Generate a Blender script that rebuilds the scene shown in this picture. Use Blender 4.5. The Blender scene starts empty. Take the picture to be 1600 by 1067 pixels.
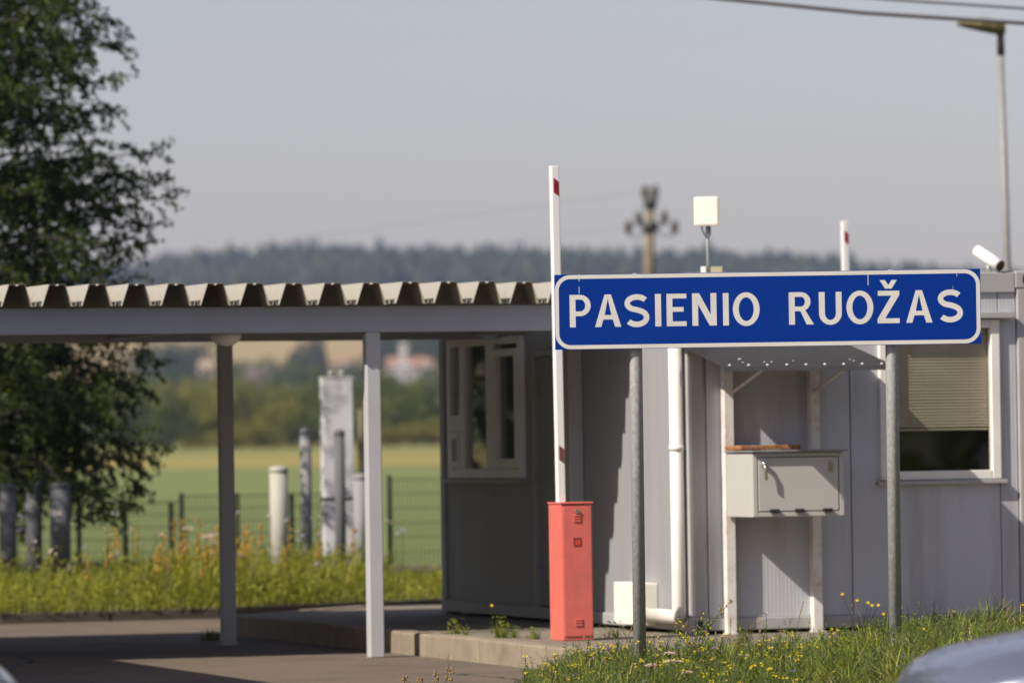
import bpy, bmesh, math, random
from mathutils import Vector, Matrix
random.seed(7)
R = math.radians
sc = bpy.context.scene
C = sc.collection

# ------------------------------------------------------------------ camera
F = 200.0 / 36.0 * 1600.0           # focal length in photo pixels
CAMZ = 1.46
PITCH = math.atan((699 - 533.5) / F)
ROLL = R(0.85)
_f = Vector((0, math.cos(PITCH), math.sin(PITCH)))
_r0 = Vector((1, 0, 0)); _u0 = Vector((0, -math.sin(PITCH), math.cos(PITCH)))
_r = _r0 * math.cos(ROLL) - _u0 * math.sin(ROLL)
_u = _u0 * math.cos(ROLL) + _r0 * math.sin(ROLL)
CAM = Vector((0, 0, CAMZ))
cam_d = bpy.data.cameras.new('camera')
cam_d.lens = 200; cam_d.sensor_width = 36; cam_d.clip_end = 12000; cam_d.clip_start = 0.5
cam_d.dof.use_dof = True; cam_d.dof.focus_distance = 33.0; cam_d.dof.aperture_fstop = 2.8
cam = bpy.data.objects.new('camera', cam_d); C.objects.link(cam)
m = Matrix((( _r.x, _u.x, -_f.x, 0), (_r.y, _u.y, -_f.y, 0), (_r.z, _u.z, -_f.z, CAMZ), (0, 0, 0, 1)))
cam.matrix_world = m
sc.camera = cam

# ------------------------------------------------------------------ light
TO_SUN = Vector((-0.937, -0.733, 1.0)).normalized()
EL = math.asin(TO_SUN.z)
world = bpy.data.worlds.new('World'); sc.world = world; world.use_nodes = True
nt = world.node_tree; nt.nodes.clear()
sky = nt.nodes.new('ShaderNodeTexSky'); sky.sky_type = 'NISHITA'; sky.sun_disc = False
sky.sun_elevation = EL; sky.sun_rotation = math.atan2(TO_SUN.x, TO_SUN.y)
sky.dust_density = 1.0; sky.air_density = 1.0; sky.ozone_density = 1.0
hs = nt.nodes.new('ShaderNodeHueSaturation'); hs.inputs['Saturation'].default_value = 0.75
tn = nt.nodes.new('ShaderNodeMix'); tn.data_type = 'RGBA'; tn.blend_type = 'MULTIPLY'; tn.inputs['Factor'].default_value = 1.0; tn.inputs['B'].default_value = (1.085, 0.95, 0.975, 1)   # even grey summer haze
bg = nt.nodes.new('ShaderNodeBackground'); bg.inputs['Strength'].default_value = 0.082
wo = nt.nodes.new('ShaderNodeOutputWorld')
nt.links.new(sky.outputs[0], hs.inputs['Color']); nt.links.new(hs.outputs[0], tn.inputs['A']); nt.links.new(tn.outputs['Result'], bg.inputs[0]); nt.links.new(bg.outputs[0], wo.inputs[0])
sun_d = bpy.data.lights.new('sun', 'SUN'); sun_d.energy = 4.9; sun_d.angle = R(0.6); sun_d.color = (1.0, 0.91, 0.78)
sun = bpy.data.objects.new('sun', sun_d); C.objects.link(sun); sun.location = (-30, -20, 40)
sun.rotation_euler = TO_SUN.to_track_quat('Z', 'Y').to_euler()
sc.view_settings.view_transform = 'Standard'; sc.view_settings.look = 'None'
sc.view_settings.exposure = 0.4; sc.view_settings.gamma = 1.0; sc.view_settings.use_curve_mapping = False

# ------------------------------------------------------------------ pixel helpers (photo pixels, 1600 x 1067)
def ray(px, py): return _f + _r * ((px - 800) / F) - _u * ((py - 533.5) / F)
def P(px, py, D):
    d = ray(px, py); return CAM + d * (D / d.y)
def G(px, py, z=0.0):
    d = ray(px, py); return CAM + d * ((z - CAMZ) / d.z)
# building frame: origin at the near corner of the cabin, x along its front, y along its long side
TH = R(16.86)
C0 = Vector((1.203, 39.3, 0.0))
TX = Vector((math.cos(TH), math.sin(TH), 0)); WY = Vector((-math.sin(TH), math.cos(TH), 0))
def loc(p): q = p - C0; return Vector((q.dot(TX), q.dot(WY), q.z))
def glob(a, s, z): return C0 + TX * a + WY * s + Vector((0, 0, z))
def on_s(px, py, s):                 # photo pixel on the plane local y = s
    d = ray(px, py); k = (s - (CAM - C0).dot(WY)) / d.dot(WY); return loc(CAM + d * k)
def on_a(px, py, a):                 # photo pixel on the plane local x = a
    d = ray(px, py); k = (a - (CAM - C0).dot(TX)) / d.dot(TX); return loc(CAM + d * k)

# ------------------------------------------------------------------ materials
MATS = {}
def mat(name, col, rough=0.6, metal=0.0, var=0.12, scale=8.0, bump=0.0, bscale=None, spec=0.5, stretch=None, dirt=None, transl=None, dirt_scale=2.0, dirt_amt=0.5):
    if name in MATS: return MATS[name]
    M = bpy.data.materials.new(name); M.use_nodes = True; n = M.node_tree; N = n.nodes; L = n.links
    b = N['Principled BSDF']; b.inputs['Roughness'].default_value = rough; b.inputs['Metallic'].default_value = metal
    b.inputs['Specular IOR Level'].default_value = spec
    tc = N.new('ShaderNodeTexCoord'); mp = N.new('ShaderNodeMapping'); L.new(tc.outputs['Object'], mp.inputs['Vector'])
    if stretch: mp.inputs['Scale'].default_value = stretch
    no = N.new('ShaderNodeTexNoise'); no.inputs['Scale'].default_value = scale; no.inputs['Detail'].default_value = 5
    L.new(mp.outputs[0], no.inputs['Vector'])
    mx = N.new('ShaderNodeMix'); mx.data_type = 'RGBA'
    c = Vector(col)
    mx.inputs['A'].default_value = (*[max(0, v * (1 - var * 1.6)) for v in col], 1); mx.inputs['B'].default_value = (*[min(1, v * (1 + var * 1.6)) for v in col], 1)
    L.new(no.outputs['Fac'], mx.inputs['Factor'])
    out = mx.outputs['Result']
    if dirt:
        n2 = N.new('ShaderNodeTexNoise'); n2.inputs['Scale'].default_value = dirt_scale; n2.inputs['Detail'].default_value = 8; n2.inputs['Roughness'].default_value = 0.65
        L.new(mp.outputs[0], n2.inputs['Vector'])
        rp = N.new('ShaderNodeValToRGB'); rp.color_ramp.elements[0].position = 0.48; rp.color_ramp.elements[1].position = 0.7
        rp.color_ramp.elements[1].color = (dirt_amt,) * 3 + (1,)
        L.new(n2.outputs['Fac'], rp.inputs[0])
        m2 = N.new('ShaderNodeMix'); m2.data_type = 'RGBA'; m2.inputs['B'].default_value = (*dirt, 1)
        L.new(rp.outputs[0], m2.inputs['Factor']); L.new(out, m2.inputs['A']); out = m2.outputs['Result']
    L.new(out, b.inputs['Base Color'])
    if bump:
        n3 = N.new('ShaderNodeTexNoise'); n3.inputs['Scale'].default_value = bscale or scale * 6; n3.inputs['Detail'].default_value = 6
        L.new(mp.outputs[0], n3.inputs['Vector'])
        bp = N.new('ShaderNodeBump'); bp.inputs['Strength'].default_value = bump; bp.inputs['Distance'].default_value = 0.01
        L.new(n3.outputs['Fac'], bp.inputs['Height']); L.new(bp.outputs[0], b.inputs['Normal'])
    if transl:
        tr = N.new('ShaderNodeBsdfTranslucent'); tr.inputs[0].default_value = (*transl, 1)
        ms = N.new('ShaderNodeMixShader'); ms.inputs[0].default_value = 0.4
        L.new(b.outputs[0], ms.inputs[1]); L.new(tr.outputs[0], ms.inputs[2]); L.new(ms.outputs[0], N['Material Output'].inputs[0])
    MATS[name] = M; return M
def leaf(name, col, k=1.3):
    return mat(name, col, rough=0.55, var=0.15, scale=3.0, spec=0.3, transl=(col[0] * k * 1.05, col[1] * k, col[2] * k * 0.6))
def ribbed(name, col, pitch=0.028, strength=0.22, axis='X', **kw):
    M = mat(name, col, **kw); n = M.node_tree; N = n.nodes; L = n.links
    tc = N.new('ShaderNodeTexCoord'); w = N.new('ShaderNodeTexWave'); w.wave_type = 'BANDS'; w.bands_direction = axis
    w.inputs['Scale'].default_value = 1.0 / pitch / 3.1831 * 1.0 ; w.inputs['Distortion'].default_value = 0.0
    L.new(tc.outputs['Object'], w.inputs['Vector'])
    bp = N.new('ShaderNodeBump'); bp.inputs['Strength'].default_value = strength; bp.inputs['Distance'].default_value = 0.003
    L.new(w.outputs['Fac'], bp.inputs['Height']); L.new(bp.outputs[0], N['Principled BSDF'].inputs['Normal']); return M
def glass_mat(name, tint, ior=1.5):
    M = bpy.data.materials.new(name); M.use_nodes = True; n = M.node_tree; N = n.nodes; N.clear(); L = n.links
    o = N.new('ShaderNodeOutputMaterial'); t = N.new('ShaderNodeBsdfTransparent'); t.inputs[0].default_value = (*tint, 1)
    g = N.new('ShaderNodeBsdfGlossy'); g.inputs['Roughness'].default_value = 0.02
    ge_ = N.new('ShaderNodeNewGeometry'); dt = N.new('ShaderNodeVectorMath'); dt.operation = 'DOT_PRODUCT'; L.new(ge_.outputs['Normal'], dt.inputs[0]); L.new(ge_.outputs['Incoming'], dt.inputs[1])
    ab = N.new('ShaderNodeMath'); ab.operation = 'ABSOLUTE'; L.new(dt.outputs['Value'], ab.inputs[0])
    iv = N.new('ShaderNodeMath'); iv.operation = 'SUBTRACT'; iv.inputs[0].default_value = 1.0; L.new(ab.outputs[0], iv.inputs[1])
    pw_ = N.new('ShaderNodeMath'); pw_.operation = 'POWER'; pw_.inputs[1].default_value = 5.0; L.new(iv.outputs[0], pw_.inputs[0])
    ad = N.new('ShaderNodeMath'); ad.operation = 'MULTIPLY_ADD'; ad.inputs[1].default_value = 0.95; ad.inputs[2].default_value = 0.04; L.new(pw_.outputs[0], ad.inputs[0])
    mx = N.new('ShaderNodeMixShader'); L.new(ad.outputs[0], mx.inputs[0]); L.new(t.outputs[0], mx.inputs[1]); L.new(g.outputs[0], mx.inputs[2]); L.new(mx.outputs[0], o.inputs[0])
    MATS[name] = M; return M

# ------------------------------------------------------------------ mesh helpers
def nbm(): return bmesh.new()
def box(bm, x0, x1, y0, y1, z0, z1, b=0.0):
    r = bmesh.ops.create_cube(bm, size=1.0); vs = r['verts']
    for v in vs:
        v.co = Vector(((x0 + x1) / 2 + v.co.x * (x1 - x0), (y0 + y1) / 2 + v.co.y * (y1 - y0), (z0 + z1) / 2 + v.co.z * (z1 - z0)))
    if b > 0:
        es = list({e for v in vs for e in v.link_edges})
        bmesh.ops.bevel(bm, geom=es, offset=b, segments=2, profile=0.5, affect='EDGES')
def tube(bm, pts, rad, seg=10, cap=True):
    pts = [Vector(p) for p in pts]; n = len(pts)
    rr = rad if isinstance(rad, (list, tuple)) else [rad] * n
    rings = []; prev = None
    for i, p in enumerate(pts):
        d = (pts[min(i + 1, n - 1)] - pts[max(i - 1, 0)]).normalized()
        if prev is None:
            a = Vector((1, 0, 0)) if abs(d.x) < 0.9 else Vector((0, 1, 0))
            u = d.cross(a).normalized()
        else:
            u = (prev - d * prev.dot(d)).normalized()
        prev = u; v = d.cross(u)
        rings.append([bm.verts.new(p + (u * math.cos(2 * math.pi * k / seg) + v * math.sin(2 * math.pi * k / seg)) * rr[i]) for k in range(seg)])
    for i in range(n - 1):
        for k in range(seg):
            f = bm.faces.new((rings[i][k], rings[i][(k + 1) % seg], rings[i + 1][(k + 1) % seg], rings[i + 1][k])); f.smooth = True
    if cap:
        bm.faces.new(rings[0][::-1]); bm.faces.new(rings[-1])
def lathe(bm, prof, cx=0, cy=0, cz=0, seg=20, axis='z'):
    rings = []
    for (r, h) in prof:
        ring = []
        for k in range(seg):
            a = 2 * math.pi * k / seg
            p = (r * math.cos(a), r * math.sin(a), h)
            if axis == 'y': p = (p[0], p[2], p[1])
            if axis == 'x': p = (p[2], p[0], p[1])
            ring.append(bm.verts.new((cx + p[0], cy + p[1], cz + p[2])))
        rings.append(ring)
    for i in range(len(rings) - 1):
        for k in range(seg):
            f = bm.faces.new((rings[i][k], rings[i][(k + 1) % seg], rings[i + 1][(k + 1) % seg], rings[i + 1][k])); f.smooth = True
    bm.faces.new(rings[0][::-1]); bm.faces.new(rings[-1])
def sph(bm, c, r, seg=8, rings=6, sc3=(1, 1, 1)):
    q = bmesh.ops.create_uvsphere(bm, u_segments=seg, v_segments=rings, radius=1.0)
    for v in q['verts']: v.co = Vector((c[0] + v.co.x * r * sc3[0], c[1] + v.co.y * r * sc3[1], c[2] + v.co.z * r * sc3[2]))
    for f in {f for v in q['verts'] for f in v.link_faces}: f.smooth = True
def obj(name, bm, mt, parent=None, normals=True):
    if normals: bmesh.ops.recalc_face_normals(bm, faces=bm.faces)
    me = bpy.data.meshes.new(name); bm.to_mesh(me); bm.free()
    for q in (mt if isinstance(mt, (list, tuple)) else [mt]): me.materials.append(q)
    o = bpy.data.objects.new(name, me); C.objects.link(o)
    if parent is not None: o.parent = parent
    return o
def pyobj(name, V, Fc, mt, parent=None, idx=None, smooth=False):
    me = bpy.data.meshes.new(name); me.from_pydata(V, [], Fc)
    for q in (mt if isinstance(mt, (list, tuple)) else [mt]): me.materials.append(q)
    if idx: me.polygons.foreach_set('material_index', idx)
    if smooth: me.polygons.foreach_set('use_smooth', [True] * len(me.polygons))
    me.update()
    o = bpy.data.objects.new(name, me); C.objects.link(o)
    if parent is not None: o.parent = parent
    return o
def boxo(name, mt, parent, x0, x1, y0, y1, z0, z1, b=0.0):
    bm = nbm(); box(bm, x0, x1, y0, y1, z0, z1, b); return obj(name, bm, mt, parent)
def tag(o, label, cat, group=None, kind=None):
    if label: o['label'] = label
    if cat: o['category'] = cat
    if group: o['group'] = group
    if kind: o['kind'] = kind
    return o
def thing(name, label, cat, at=(0, 0, 0), rz=0.0, group=None):
    o = bpy.data.objects.new(name, None); C.objects.link(o); o.empty_display_size = 0.2
    o.location = at; o.rotation_euler = (0, 0, rz); return tag(o, label, cat, group)
def copy_tree(o, parent=None):
    c = o.copy(); C.objects.link(c); c.parent = parent
    for ch in list(o.children): copy_tree(ch, c)
    return c

# ------------------------------------------------------------------ palette
white = mat('white_plastic', (0.78, 0.76, 0.72), 0.45, var=0.05, scale=5, dirt=(0.5, 0.46, 0.38), dirt_amt=0.35)
wpaint = mat('white_paint', (0.8, 0.8, 0.8), 0.4, var=0.05, scale=4, dirt=(0.5, 0.48, 0.45), dirt_amt=0.3, stretch=(1, 1, .2))
cabin = ribbed('cabin_panel', (0.47, 0.49, 0.53), rough=0.5, var=0.06, scale=1.5, dirt=(0.24, 0.235, 0.23), dirt_amt=0.5, dirt_scale=5, stretch=(1, 1, 0.1))  # front panels toned lighter to brighten their shaded face
cabin_side = ribbed('cabin_panel_side', (0.285, 0.295, 0.31), axis='Y', rough=0.5, var=0.06, scale=1.5, dirt=(0.24, 0.235, 0.23), dirt_amt=0.5, dirt_scale=5, stretch=(1, 1, 0.1))  # same panels toned darker for the shade beneath the canopy
steel = mat('frame_steel', (0.38, 0.385, 0.39), 0.5, var=0.08, scale=4, dirt=(0.2, 0.16, 0.12), dirt_amt=0.4)
canopy_p = mat('canopy_paint', (0.36, 0.385, 0.44), 0.45, var=0.05, scale=3, dirt=(0.3, 0.29, 0.28), dirt_amt=0.25)
pillar_p = mat('pillar_paint', (0.44, 0.455, 0.48), 0.45, var=0.05, scale=3, dirt=(0.3, 0.28, 0.26), dirt_amt=0.3)
sheet_m = mat('roof_sheet_zinc', (0.37, 0.355, 0.32), 0.5, 0.0, var=0.14, scale=5, dirt=(0.3, 0.26, 0.2), dirt_amt=0.65, dirt_scale=5)
sheet_u = mat('roof_sheet_underside', (0.32, 0.285, 0.22), 0.7, var=0.15, scale=4)
galv = mat('galvanised_steel', (0.42, 0.43, 0.435), 0.5, 0.3, var=0.35, scale=70, bump=0.12, bscale=90, stretch=(1, 1, 0.6), dirt=(0.5, 0.5, 0.49), dirt_scale=45, dirt_amt=0.6)
awning_m = mat('awning_sheet', (0.13, 0.13, 0.135), 0.42, 0.5, var=0.15, scale=3, dirt=(0.2, 0.19, 0.18), dirt_amt=0.4)
sign_blue = mat('sign_blue', (0.0015, 0.027, 0.215), 0.4, var=0.05, scale=2.5, dirt=(0.006, 0.042, 0.25), dirt_amt=0.35, spec=0.1)
sign_white = mat('sign_white', (0.55, 0.54, 0.515), 0.5, var=0.04, scale=6, dirt=(0.40, 0.37, 0.33), dirt_amt=0.35)
red_box = mat('barrier_red', (0.67, 0.15, 0.12), 0.42, var=0.05, scale=4, dirt=(0.44, 0.13, 0.1), dirt_amt=0.6, dirt_scale=6)
red_film = mat('red_film', (0.45, 0.02, 0.03), 0.4, var=0.2, scale=60)
dark_m = mat('dark_metal', (0.02, 0.02, 0.02), 0.5)
rubber = mat('black_rubber', (0.015, 0.015, 0.015), 0.7)
rust = mat('rust', (0.26, 0.10, 0.025), 0.9, var=0.5, scale=40, dirt=(0.42, 0.36, 0.28), dirt_scale=30, dirt_amt=0.7)
cab_grey = mat('cabinet_grey', (0.45, 0.45, 0.42), 0.45, var=0.04, scale=4, dirt=(0.4, 0.38, 0.34), dirt_amt=0.3)
post_w = mat('rack_white', (0.7, 0.69, 0.66), 0.5, var=0.06, scale=6, dirt=(0.33, 0.18, 0.09), dirt_scale=7, dirt_amt=0.55)
concrete = mat('concrete', (0.30, 0.26, 0.21), 0.9, var=0.18, scale=6, bump=0.3, dirt=(0.17, 0.14, 0.11), dirt_scale=3, dirt_amt=0.7)
paving = mat('island_concrete', (0.20, 0.17, 0.135), 0.9, var=0.2, scale=4, bump=0.3, dirt=(0.14, 0.12, 0.09), dirt_scale=1.6, dirt_amt=0.7)
asphalt = mat('asphalt', (0.14, 0.108, 0.08), 0.92, var=0.3, scale=35, bump=0.5, bscale=60, dirt=(0.07, 0.058, 0.048), dirt_scale=0.9, dirt_amt=0.8)
_n = asphalt.node_tree; _b = _n.nodes['Principled BSDF']; _src = _b.inputs['Base Color'].links[0].from_socket
_tc = _n.nodes.new('ShaderNodeTexCoord'); _nz = _n.nodes.new('ShaderNodeTexNoise'); _nz.inputs['Scale'].default_value = 1.5; _nz.inputs['Detail'].default_value = 6
_wm = _n.nodes.new('ShaderNodeMix'); _wm.data_type = 'VECTOR'; _wm.inputs['Factor'].default_value = 0.25
_n.links.new(_tc.outputs['Object'], _nz.inputs['Vector']); _n.links.new(_tc.outputs['Object'], _wm.inputs[4]); _n.links.new(_nz.outputs['Color'], _wm.inputs[5])
_vo = _n.nodes.new('ShaderNodeTexVoronoi'); _vo.feature = 'DISTANCE_TO_EDGE'; _vo.inputs['Scale'].default_value = 0.45; _n.links.new(_wm.outputs[1], _vo.inputs['Vector'])
_lt = _n.nodes.new('ShaderNodeMath'); _lt.operation = 'LESS_THAN'; _lt.inputs[1].default_value = 0.0045; _n.links.new(_vo.outputs['Distance'], _lt.inputs[0])
_m1 = _n.nodes.new('ShaderNodeMix'); _m1.data_type = 'RGBA'; _m1.inputs['B'].default_value = (0.035, 0.03, 0.025, 1); _n.links.new(_lt.outputs[0], _m1.inputs['Factor']); _n.links.new(_src, _m1.inputs['A'])
_g = _n.nodes.new('ShaderNodeTexNoise'); _g.inputs['Scale'].default_value = 22.0; _g.inputs['Detail'].default_value = 2; _n.links.new(_tc.outputs['Object'], _g.inputs['Vector'])
_gt = _n.nodes.new('ShaderNodeMath'); _gt.operation = 'GREATER_THAN'; _gt.inputs[1].default_value = 0.73; _n.links.new(_g.outputs['Fac'], _gt.inputs[0])
_m2 = _n.nodes.new('ShaderNodeMix'); _m2.data_type = 'RGBA'; _m2.inputs['B'].default_value = (0.34, 0.29, 0.22, 1); _n.links.new(_gt.outputs[0], _m2.inputs['Factor']); _n.links.new(_m1.outputs['Result'], _m2.inputs['A']); _n.links.new(_m2.outputs['Result'], _b.inputs['Base Color'])
soil = mat('soil', (0.09, 0.075, 0.04), 0.95, var=0.3, scale=5, bump=0.4)
post_conc = mat('post_concrete', (0.24, 0.245, 0.25), 0.8, var=0.12, scale=8, dirt=(0.26, 0.25, 0.24), dirt_amt=0.4)
pole_conc = mat('pole_concrete', (0.19, 0.15, 0.10), 0.9, var=0.2, scale=6)
blind_m = mat('blind_slat', (0.46, 0.38, 0.30), 0.6, var=0.1, scale=6, dirt=(0.26, 0.19, 0.12), dirt_amt=0.7, dirt_scale=3)
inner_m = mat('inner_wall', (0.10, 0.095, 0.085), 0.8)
brass = mat('latch_metal', (0.4, 0.35, 0.25), 0.35, 0.8)
glass = glass_mat('window_glass', (0.93, 0.95, 0.93))
fence_g = mat('fence_green', (0.014, 0.022, 0.014), 0.6)
wire_m = mat('cable_black', (0.09, 0.09, 0.095), 0.6)
lampw = mat('lamp_opal', (0.88, 0.87, 0.86), 0.4, var=0.05)

# ================================================================== ground
def lerp_tab(tab, x):
    if x <= tab[0][0]: return tab[0][1]
    for (a, b), (c, d) in zip(tab, tab[1:]):
        if x <= c: return b + (d - b) * (x - a) / (c - a)
    return tab[-1][1]
HP = [(0, -0.05), (150, 0.0), (500, 1.35), (700, 3.6), (1000, 9), (1450, 19), (1650, 25), (2200, 46), (2400, 59), (2560, 72), (2900, 66), (3600, 40)]
CREST = [(-1400, 78), (-400, 82), (0, 84), (250, 90), (430, 92), (600, 93.5), (800, 91), (950, 92), (1100, 89.5), (1250, 86), (1400, 81), (1550, 78), (2000, 74)]   # hill-top trees by bearing
def hill(x, y):
    z = lerp_tab(HP, y)
    if y > 1700:
        px = 800 + F * x / y
        k = min(1, (y - 1700) / 860); k = k * k * (3 - 2 * k)
        z += k * (lerp_tab(CREST, px) - 16 - 72)
    if y > 350: z += min(1, (y - 350) / 400) * (0.9 * math.sin(x * 0.021 + y * 0.004) + 0.5 * math.sin(x * 0.05 + 1.3))
    return z
ys = [-60, -20, 0, 20, 40, 55, 70, 90, 120, 150, 200, 260, 320, 400, 500, 600, 700, 850, 1000, 1150, 1300, 1450, 1550, 1650, 1750, 1850, 1950, 2050, 2150, 2250, 2350, 2450, 2560, 2700, 2900, 3200, 3600]
xs = [-2600, -1800, -1200, -800] + list(range(-600, 601, 30)) + [800, 1200, 1800, 2600]
V = [(x, y, hill(x, y) if y > 0 else -0.05) for y in ys for x in xs]; nx = len(xs)
Fc = [(j * nx + i, j * nx + i + 1, (j + 1) * nx + i + 1, (j + 1) * nx + i) for j in range(len(ys) - 1) for i in range(nx - 1)]
tm = bpy.data.materials.new('farmland'); tm.use_nodes = True; n = tm.node_tree; N = n.nodes; L = n.links
b = N['Principled BSDF']; b.inputs['Roughness'].default_value = 0.95; b.inputs['Specular IOR Level'].default_value = 0.1
ge = N.new('ShaderNodeNewGeometry'); sx = N.new('ShaderNodeSeparateXYZ'); L.new(ge.outputs['Position'], sx.inputs[0])
nz = N.new('ShaderNodeTexNoise'); nz.inputs['Scale'].default_value = 0.02; nz.inputs['Detail'].default_value = 6; L.new(ge.outputs['Position'], nz.inputs['Vector'])
ma = N.new('ShaderNodeMath'); ma.operation = 'MULTIPLY_ADD'; ma.inputs[1].default_value = 90.0; L.new(nz.outputs['Fac'], ma.inputs[0]); L.new(sx.outputs['Y'], ma.inputs[2])
dv = N.new('ShaderNodeMath'); dv.operation = 'DIVIDE'; dv.inputs[1].default_value = 3000.0; L.new(ma.outputs[0], dv.inputs[0])
cr = N.new('ShaderNodeValToRGB'); L.new(dv.outputs[0], cr.inputs[0])
els = cr.color_ramp.elements
green = (0.185, 0.225, 0.065, 1); gold = (0.34, 0.28, 0.07, 1); dgreen = (0.075, 0.095, 0.028, 1); straw = (0.42, 0.31, 0.13, 1)
els[0].position = 0.0; els[0].color = (0.14, 0.19, 0.055, 1)
els[1].position = 1.0; els[1].color = dgreen
for pos, col in [(0.085, green), (0.112, green), (0.122, gold), (0.142, gold), (0.15, (0.25, 0.255, 0.07, 1)), (0.19, (0.25, 0.255, 0.07, 1)), (0.2, dgreen), (0.50, dgreen), (0.53, straw), (0.74, straw), (0.76, dgreen)]:
    e = els.new(pos); e.color = col
n2 = N.new('ShaderNodeTexNoise'); n2.inputs['Scale'].default_value = 0.35; n2.inputs['Detail'].default_value = 8; L.new(ge.outputs['Position'], n2.inputs['Vector'])
mm = N.new('ShaderNodeMix'); mm.data_type = 'RGBA'; mm.blend_type = 'MULTIPLY'; mm.inputs['Factor'].default_value = 0.5
L.new(cr.outputs[0], mm.inputs['A']); L.new(n2.outputs['Fac'], mm.inputs['B'])
br = N.new('ShaderNodeBrightContrast'); br.inputs['Bright'].default_value = 0.02; L.new(mm.outputs['Result'], br.inputs[0]); L.new(br.outputs[0], b.inputs['Base Color'])
tag(pyobj('ground', V, Fc, tm, smooth=True), None, None, kind='structure')

# verge kerb line behind the road
KV = [Vector((-16, 46.0, 0)), G(-120, 977), G(0, 975), G(346, 966), G(690, 951), Vector((6.0, 59.0, 0)), Vector((14, 66, 0))]
ROADV = [(-26, -15, 0), (22, -15, 0), (22, 66, 0)] + [(p.x, p.y, 0) for p in KV[::-1]] + [(-26, 43, 0)]
tag(pyobj('road', [(x, y, 0.0) for x, y, z in ROADV], [tuple(range(len(ROADV)))], asphalt), None, None, kind='structure')
# verge soil behind the kerb
bm = nbm(); top = [bm.verts.new((p.x, p.y + 0.14, 0.10)) for p in KV] ; bk = [bm.verts.new((p.x - 1, p.y + 13, 0.12)) for p in KV]
for i in range(len(KV) - 1): bm.faces.new((top[i], top[i + 1], bk[i + 1], bk[i]))
tag(obj('verge', bm, soil), None, None, kind='structure')
kerbv = tag(bpy.data.objects.new('verge_kerb', None), None, None, kind='structure'); C.objects.link(kerbv)
tag(kerbv, 'dark kerb along the flowering verge', 'kerb'); del kerbv['kind']
kb = nbm(); box(kb, 0, 0.98, 0, 0.14, -0.08, 0.125, 0.012); kme = None
def kerb_run(parent, p0, p1, mt, h=0.10, w=0.14, L=1.0, inset=0.0):
    d = p1 - p0; ln = d.length; nn = max(1, round(ln / L)); seg = ln / nn; ang = math.atan2(d.y, d.x)
    bm = nbm(); box(bm, 0.006, seg - 0.006, 0, w, -0.1, h, 0.014); o0 = obj('kerb_stone', bm, mt, parent)
    for i in range(nn):
        o = o0 if i == 0 else o0.copy()
        if i: C.objects.link(o); o.parent = parent
        q = p0 + d * (i / nn)
        o.location = (q.x, q.y, random.uniform(-0.006, 0.006)); o.rotation_euler = (random.uniform(-.01, .01), 0, ang + random.uniform(-.006, .006))
for p0, p1 in zip(KV[1:5], KV[2:6]): kerb_run(kerbv, p0, p1, mat('kerb_dark', (0.075, 0.06, 0.045), 0.9, var=0.25, scale=7, bump=0.3))

# concrete island in the cabin's frame
A_K = (loc(G(605, 1021)).x + loc(G(850, 1044)).x) / 2
isl = thing('island_kerb', 'low concrete kerb edging the cabin island', 'kerb', C0, TH)
S0 = -5.0; S1 = loc(G(362, 992)).y
kc = mat('kerb_concrete', (0.255, 0.21, 0.155), 0.9, var=0.2, scale=6, bump=0.35, dirt=(0.17, 0.14, 0.11), dirt_scale=4, dirt_amt=0.7)
nk = round((S1 - S0) / 1.0); ks = (S1 - S0) / nk
for k in range(nk): boxo('kerb_stone', kc, isl, A_K, A_K + 0.15, S0 + k * ks + 0.007, S0 + (k + 1) * ks - 0.007, -0.1, 0.162 + random.uniform(-0.005, 0.005), 0.016)
for i in range(9): boxo('kerb_stone', kc, isl, A_K + 0.16 + i, A_K + 1.147 + i, S0, S0 + 0.15, -0.1, 0.162, 0.016)
BK = loc(G(560, 948, 0.15)); BK.z = 0
kerb_run(isl, BK, Vector((A_K, S1, 0)), kc, 0.16, 0.15)
bm = nbm(); pts = [(A_K + 0.152, S0 + 0.152), (7.2, S0 + 0.152), (7.2, BK.y + 0.2), (BK.x + 0.2, BK.y + 0.1), (A_K + 0.152, S1 + 0.05)]
lo_ = [bm.verts.new((x, y, -0.1)) for x, y in pts]; hi_ = [bm.verts.new((x, y, 0.15)) for x, y in pts]
bm.faces.new(hi_); bm.faces.new(lo_[::-1])
for i in range(5): bm.faces.new((lo_[i], lo_[(i + 1) % 5], hi_[(i + 1) % 5], hi_[i]))
io = obj('island', bm, paving); io.location = C0; io.rotation_euler = (0, 0, TH); tag(io, None, None, kind='structure')
IZ = 0.15

# ================================================================== cabin (container office)
CW, CL = 2.58, 6.17
ZB, ZT = 0.175, 2.645
cab = thing('cabin', 'grey steel panel cabin office with white framed windows beside the canopy', 'cabin', C0, TH)
def cpart(name, mt, x0, x1, y0, y1, z0, z1, b=0.004, parent=None): return boxo(name, mt, parent or cab, x0, x1, y0, y1, z0, z1, b)
# steel frame
for a0 in (0.0, CW - 0.12):
    for s0 in (0.0, CL - 0.12):
        cpart('corner_post', steel, a0, a0 + 0.12, s0, s0 + 0.12, ZB + 0.094, ZT - 0.119, 0.01)
def casting(a0, s0, z0):
    bm = nbm(); box(bm, a0, a0 + 0.135, s0, s0 + 0.135, z0, z0 + 0.118, 0.008); o = obj('corner_casting', bm, steel, cab)
    bm = nbm()
    if s0 < 1:
        lathe(bm, [(0.023, -0.004), (0.023, 0.002)], a0 + 0.075, s0 - 0.001, z0 + 0.06, 14, 'y')
        for v in bm.verts: v.co.z = z0 + 0.06 + (v.co.z - z0 - 0.06) * 1.75
        obj('casting_hole', bm, dark_m, o)
    else: bm.free()
for a0 in (-0.004, CW - 0.131):
    for s0 in (-0.004, CL - 0.131): casting(a0, s0, ZT - 0.118); casting(a0, s0, ZB - 0.025)
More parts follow.
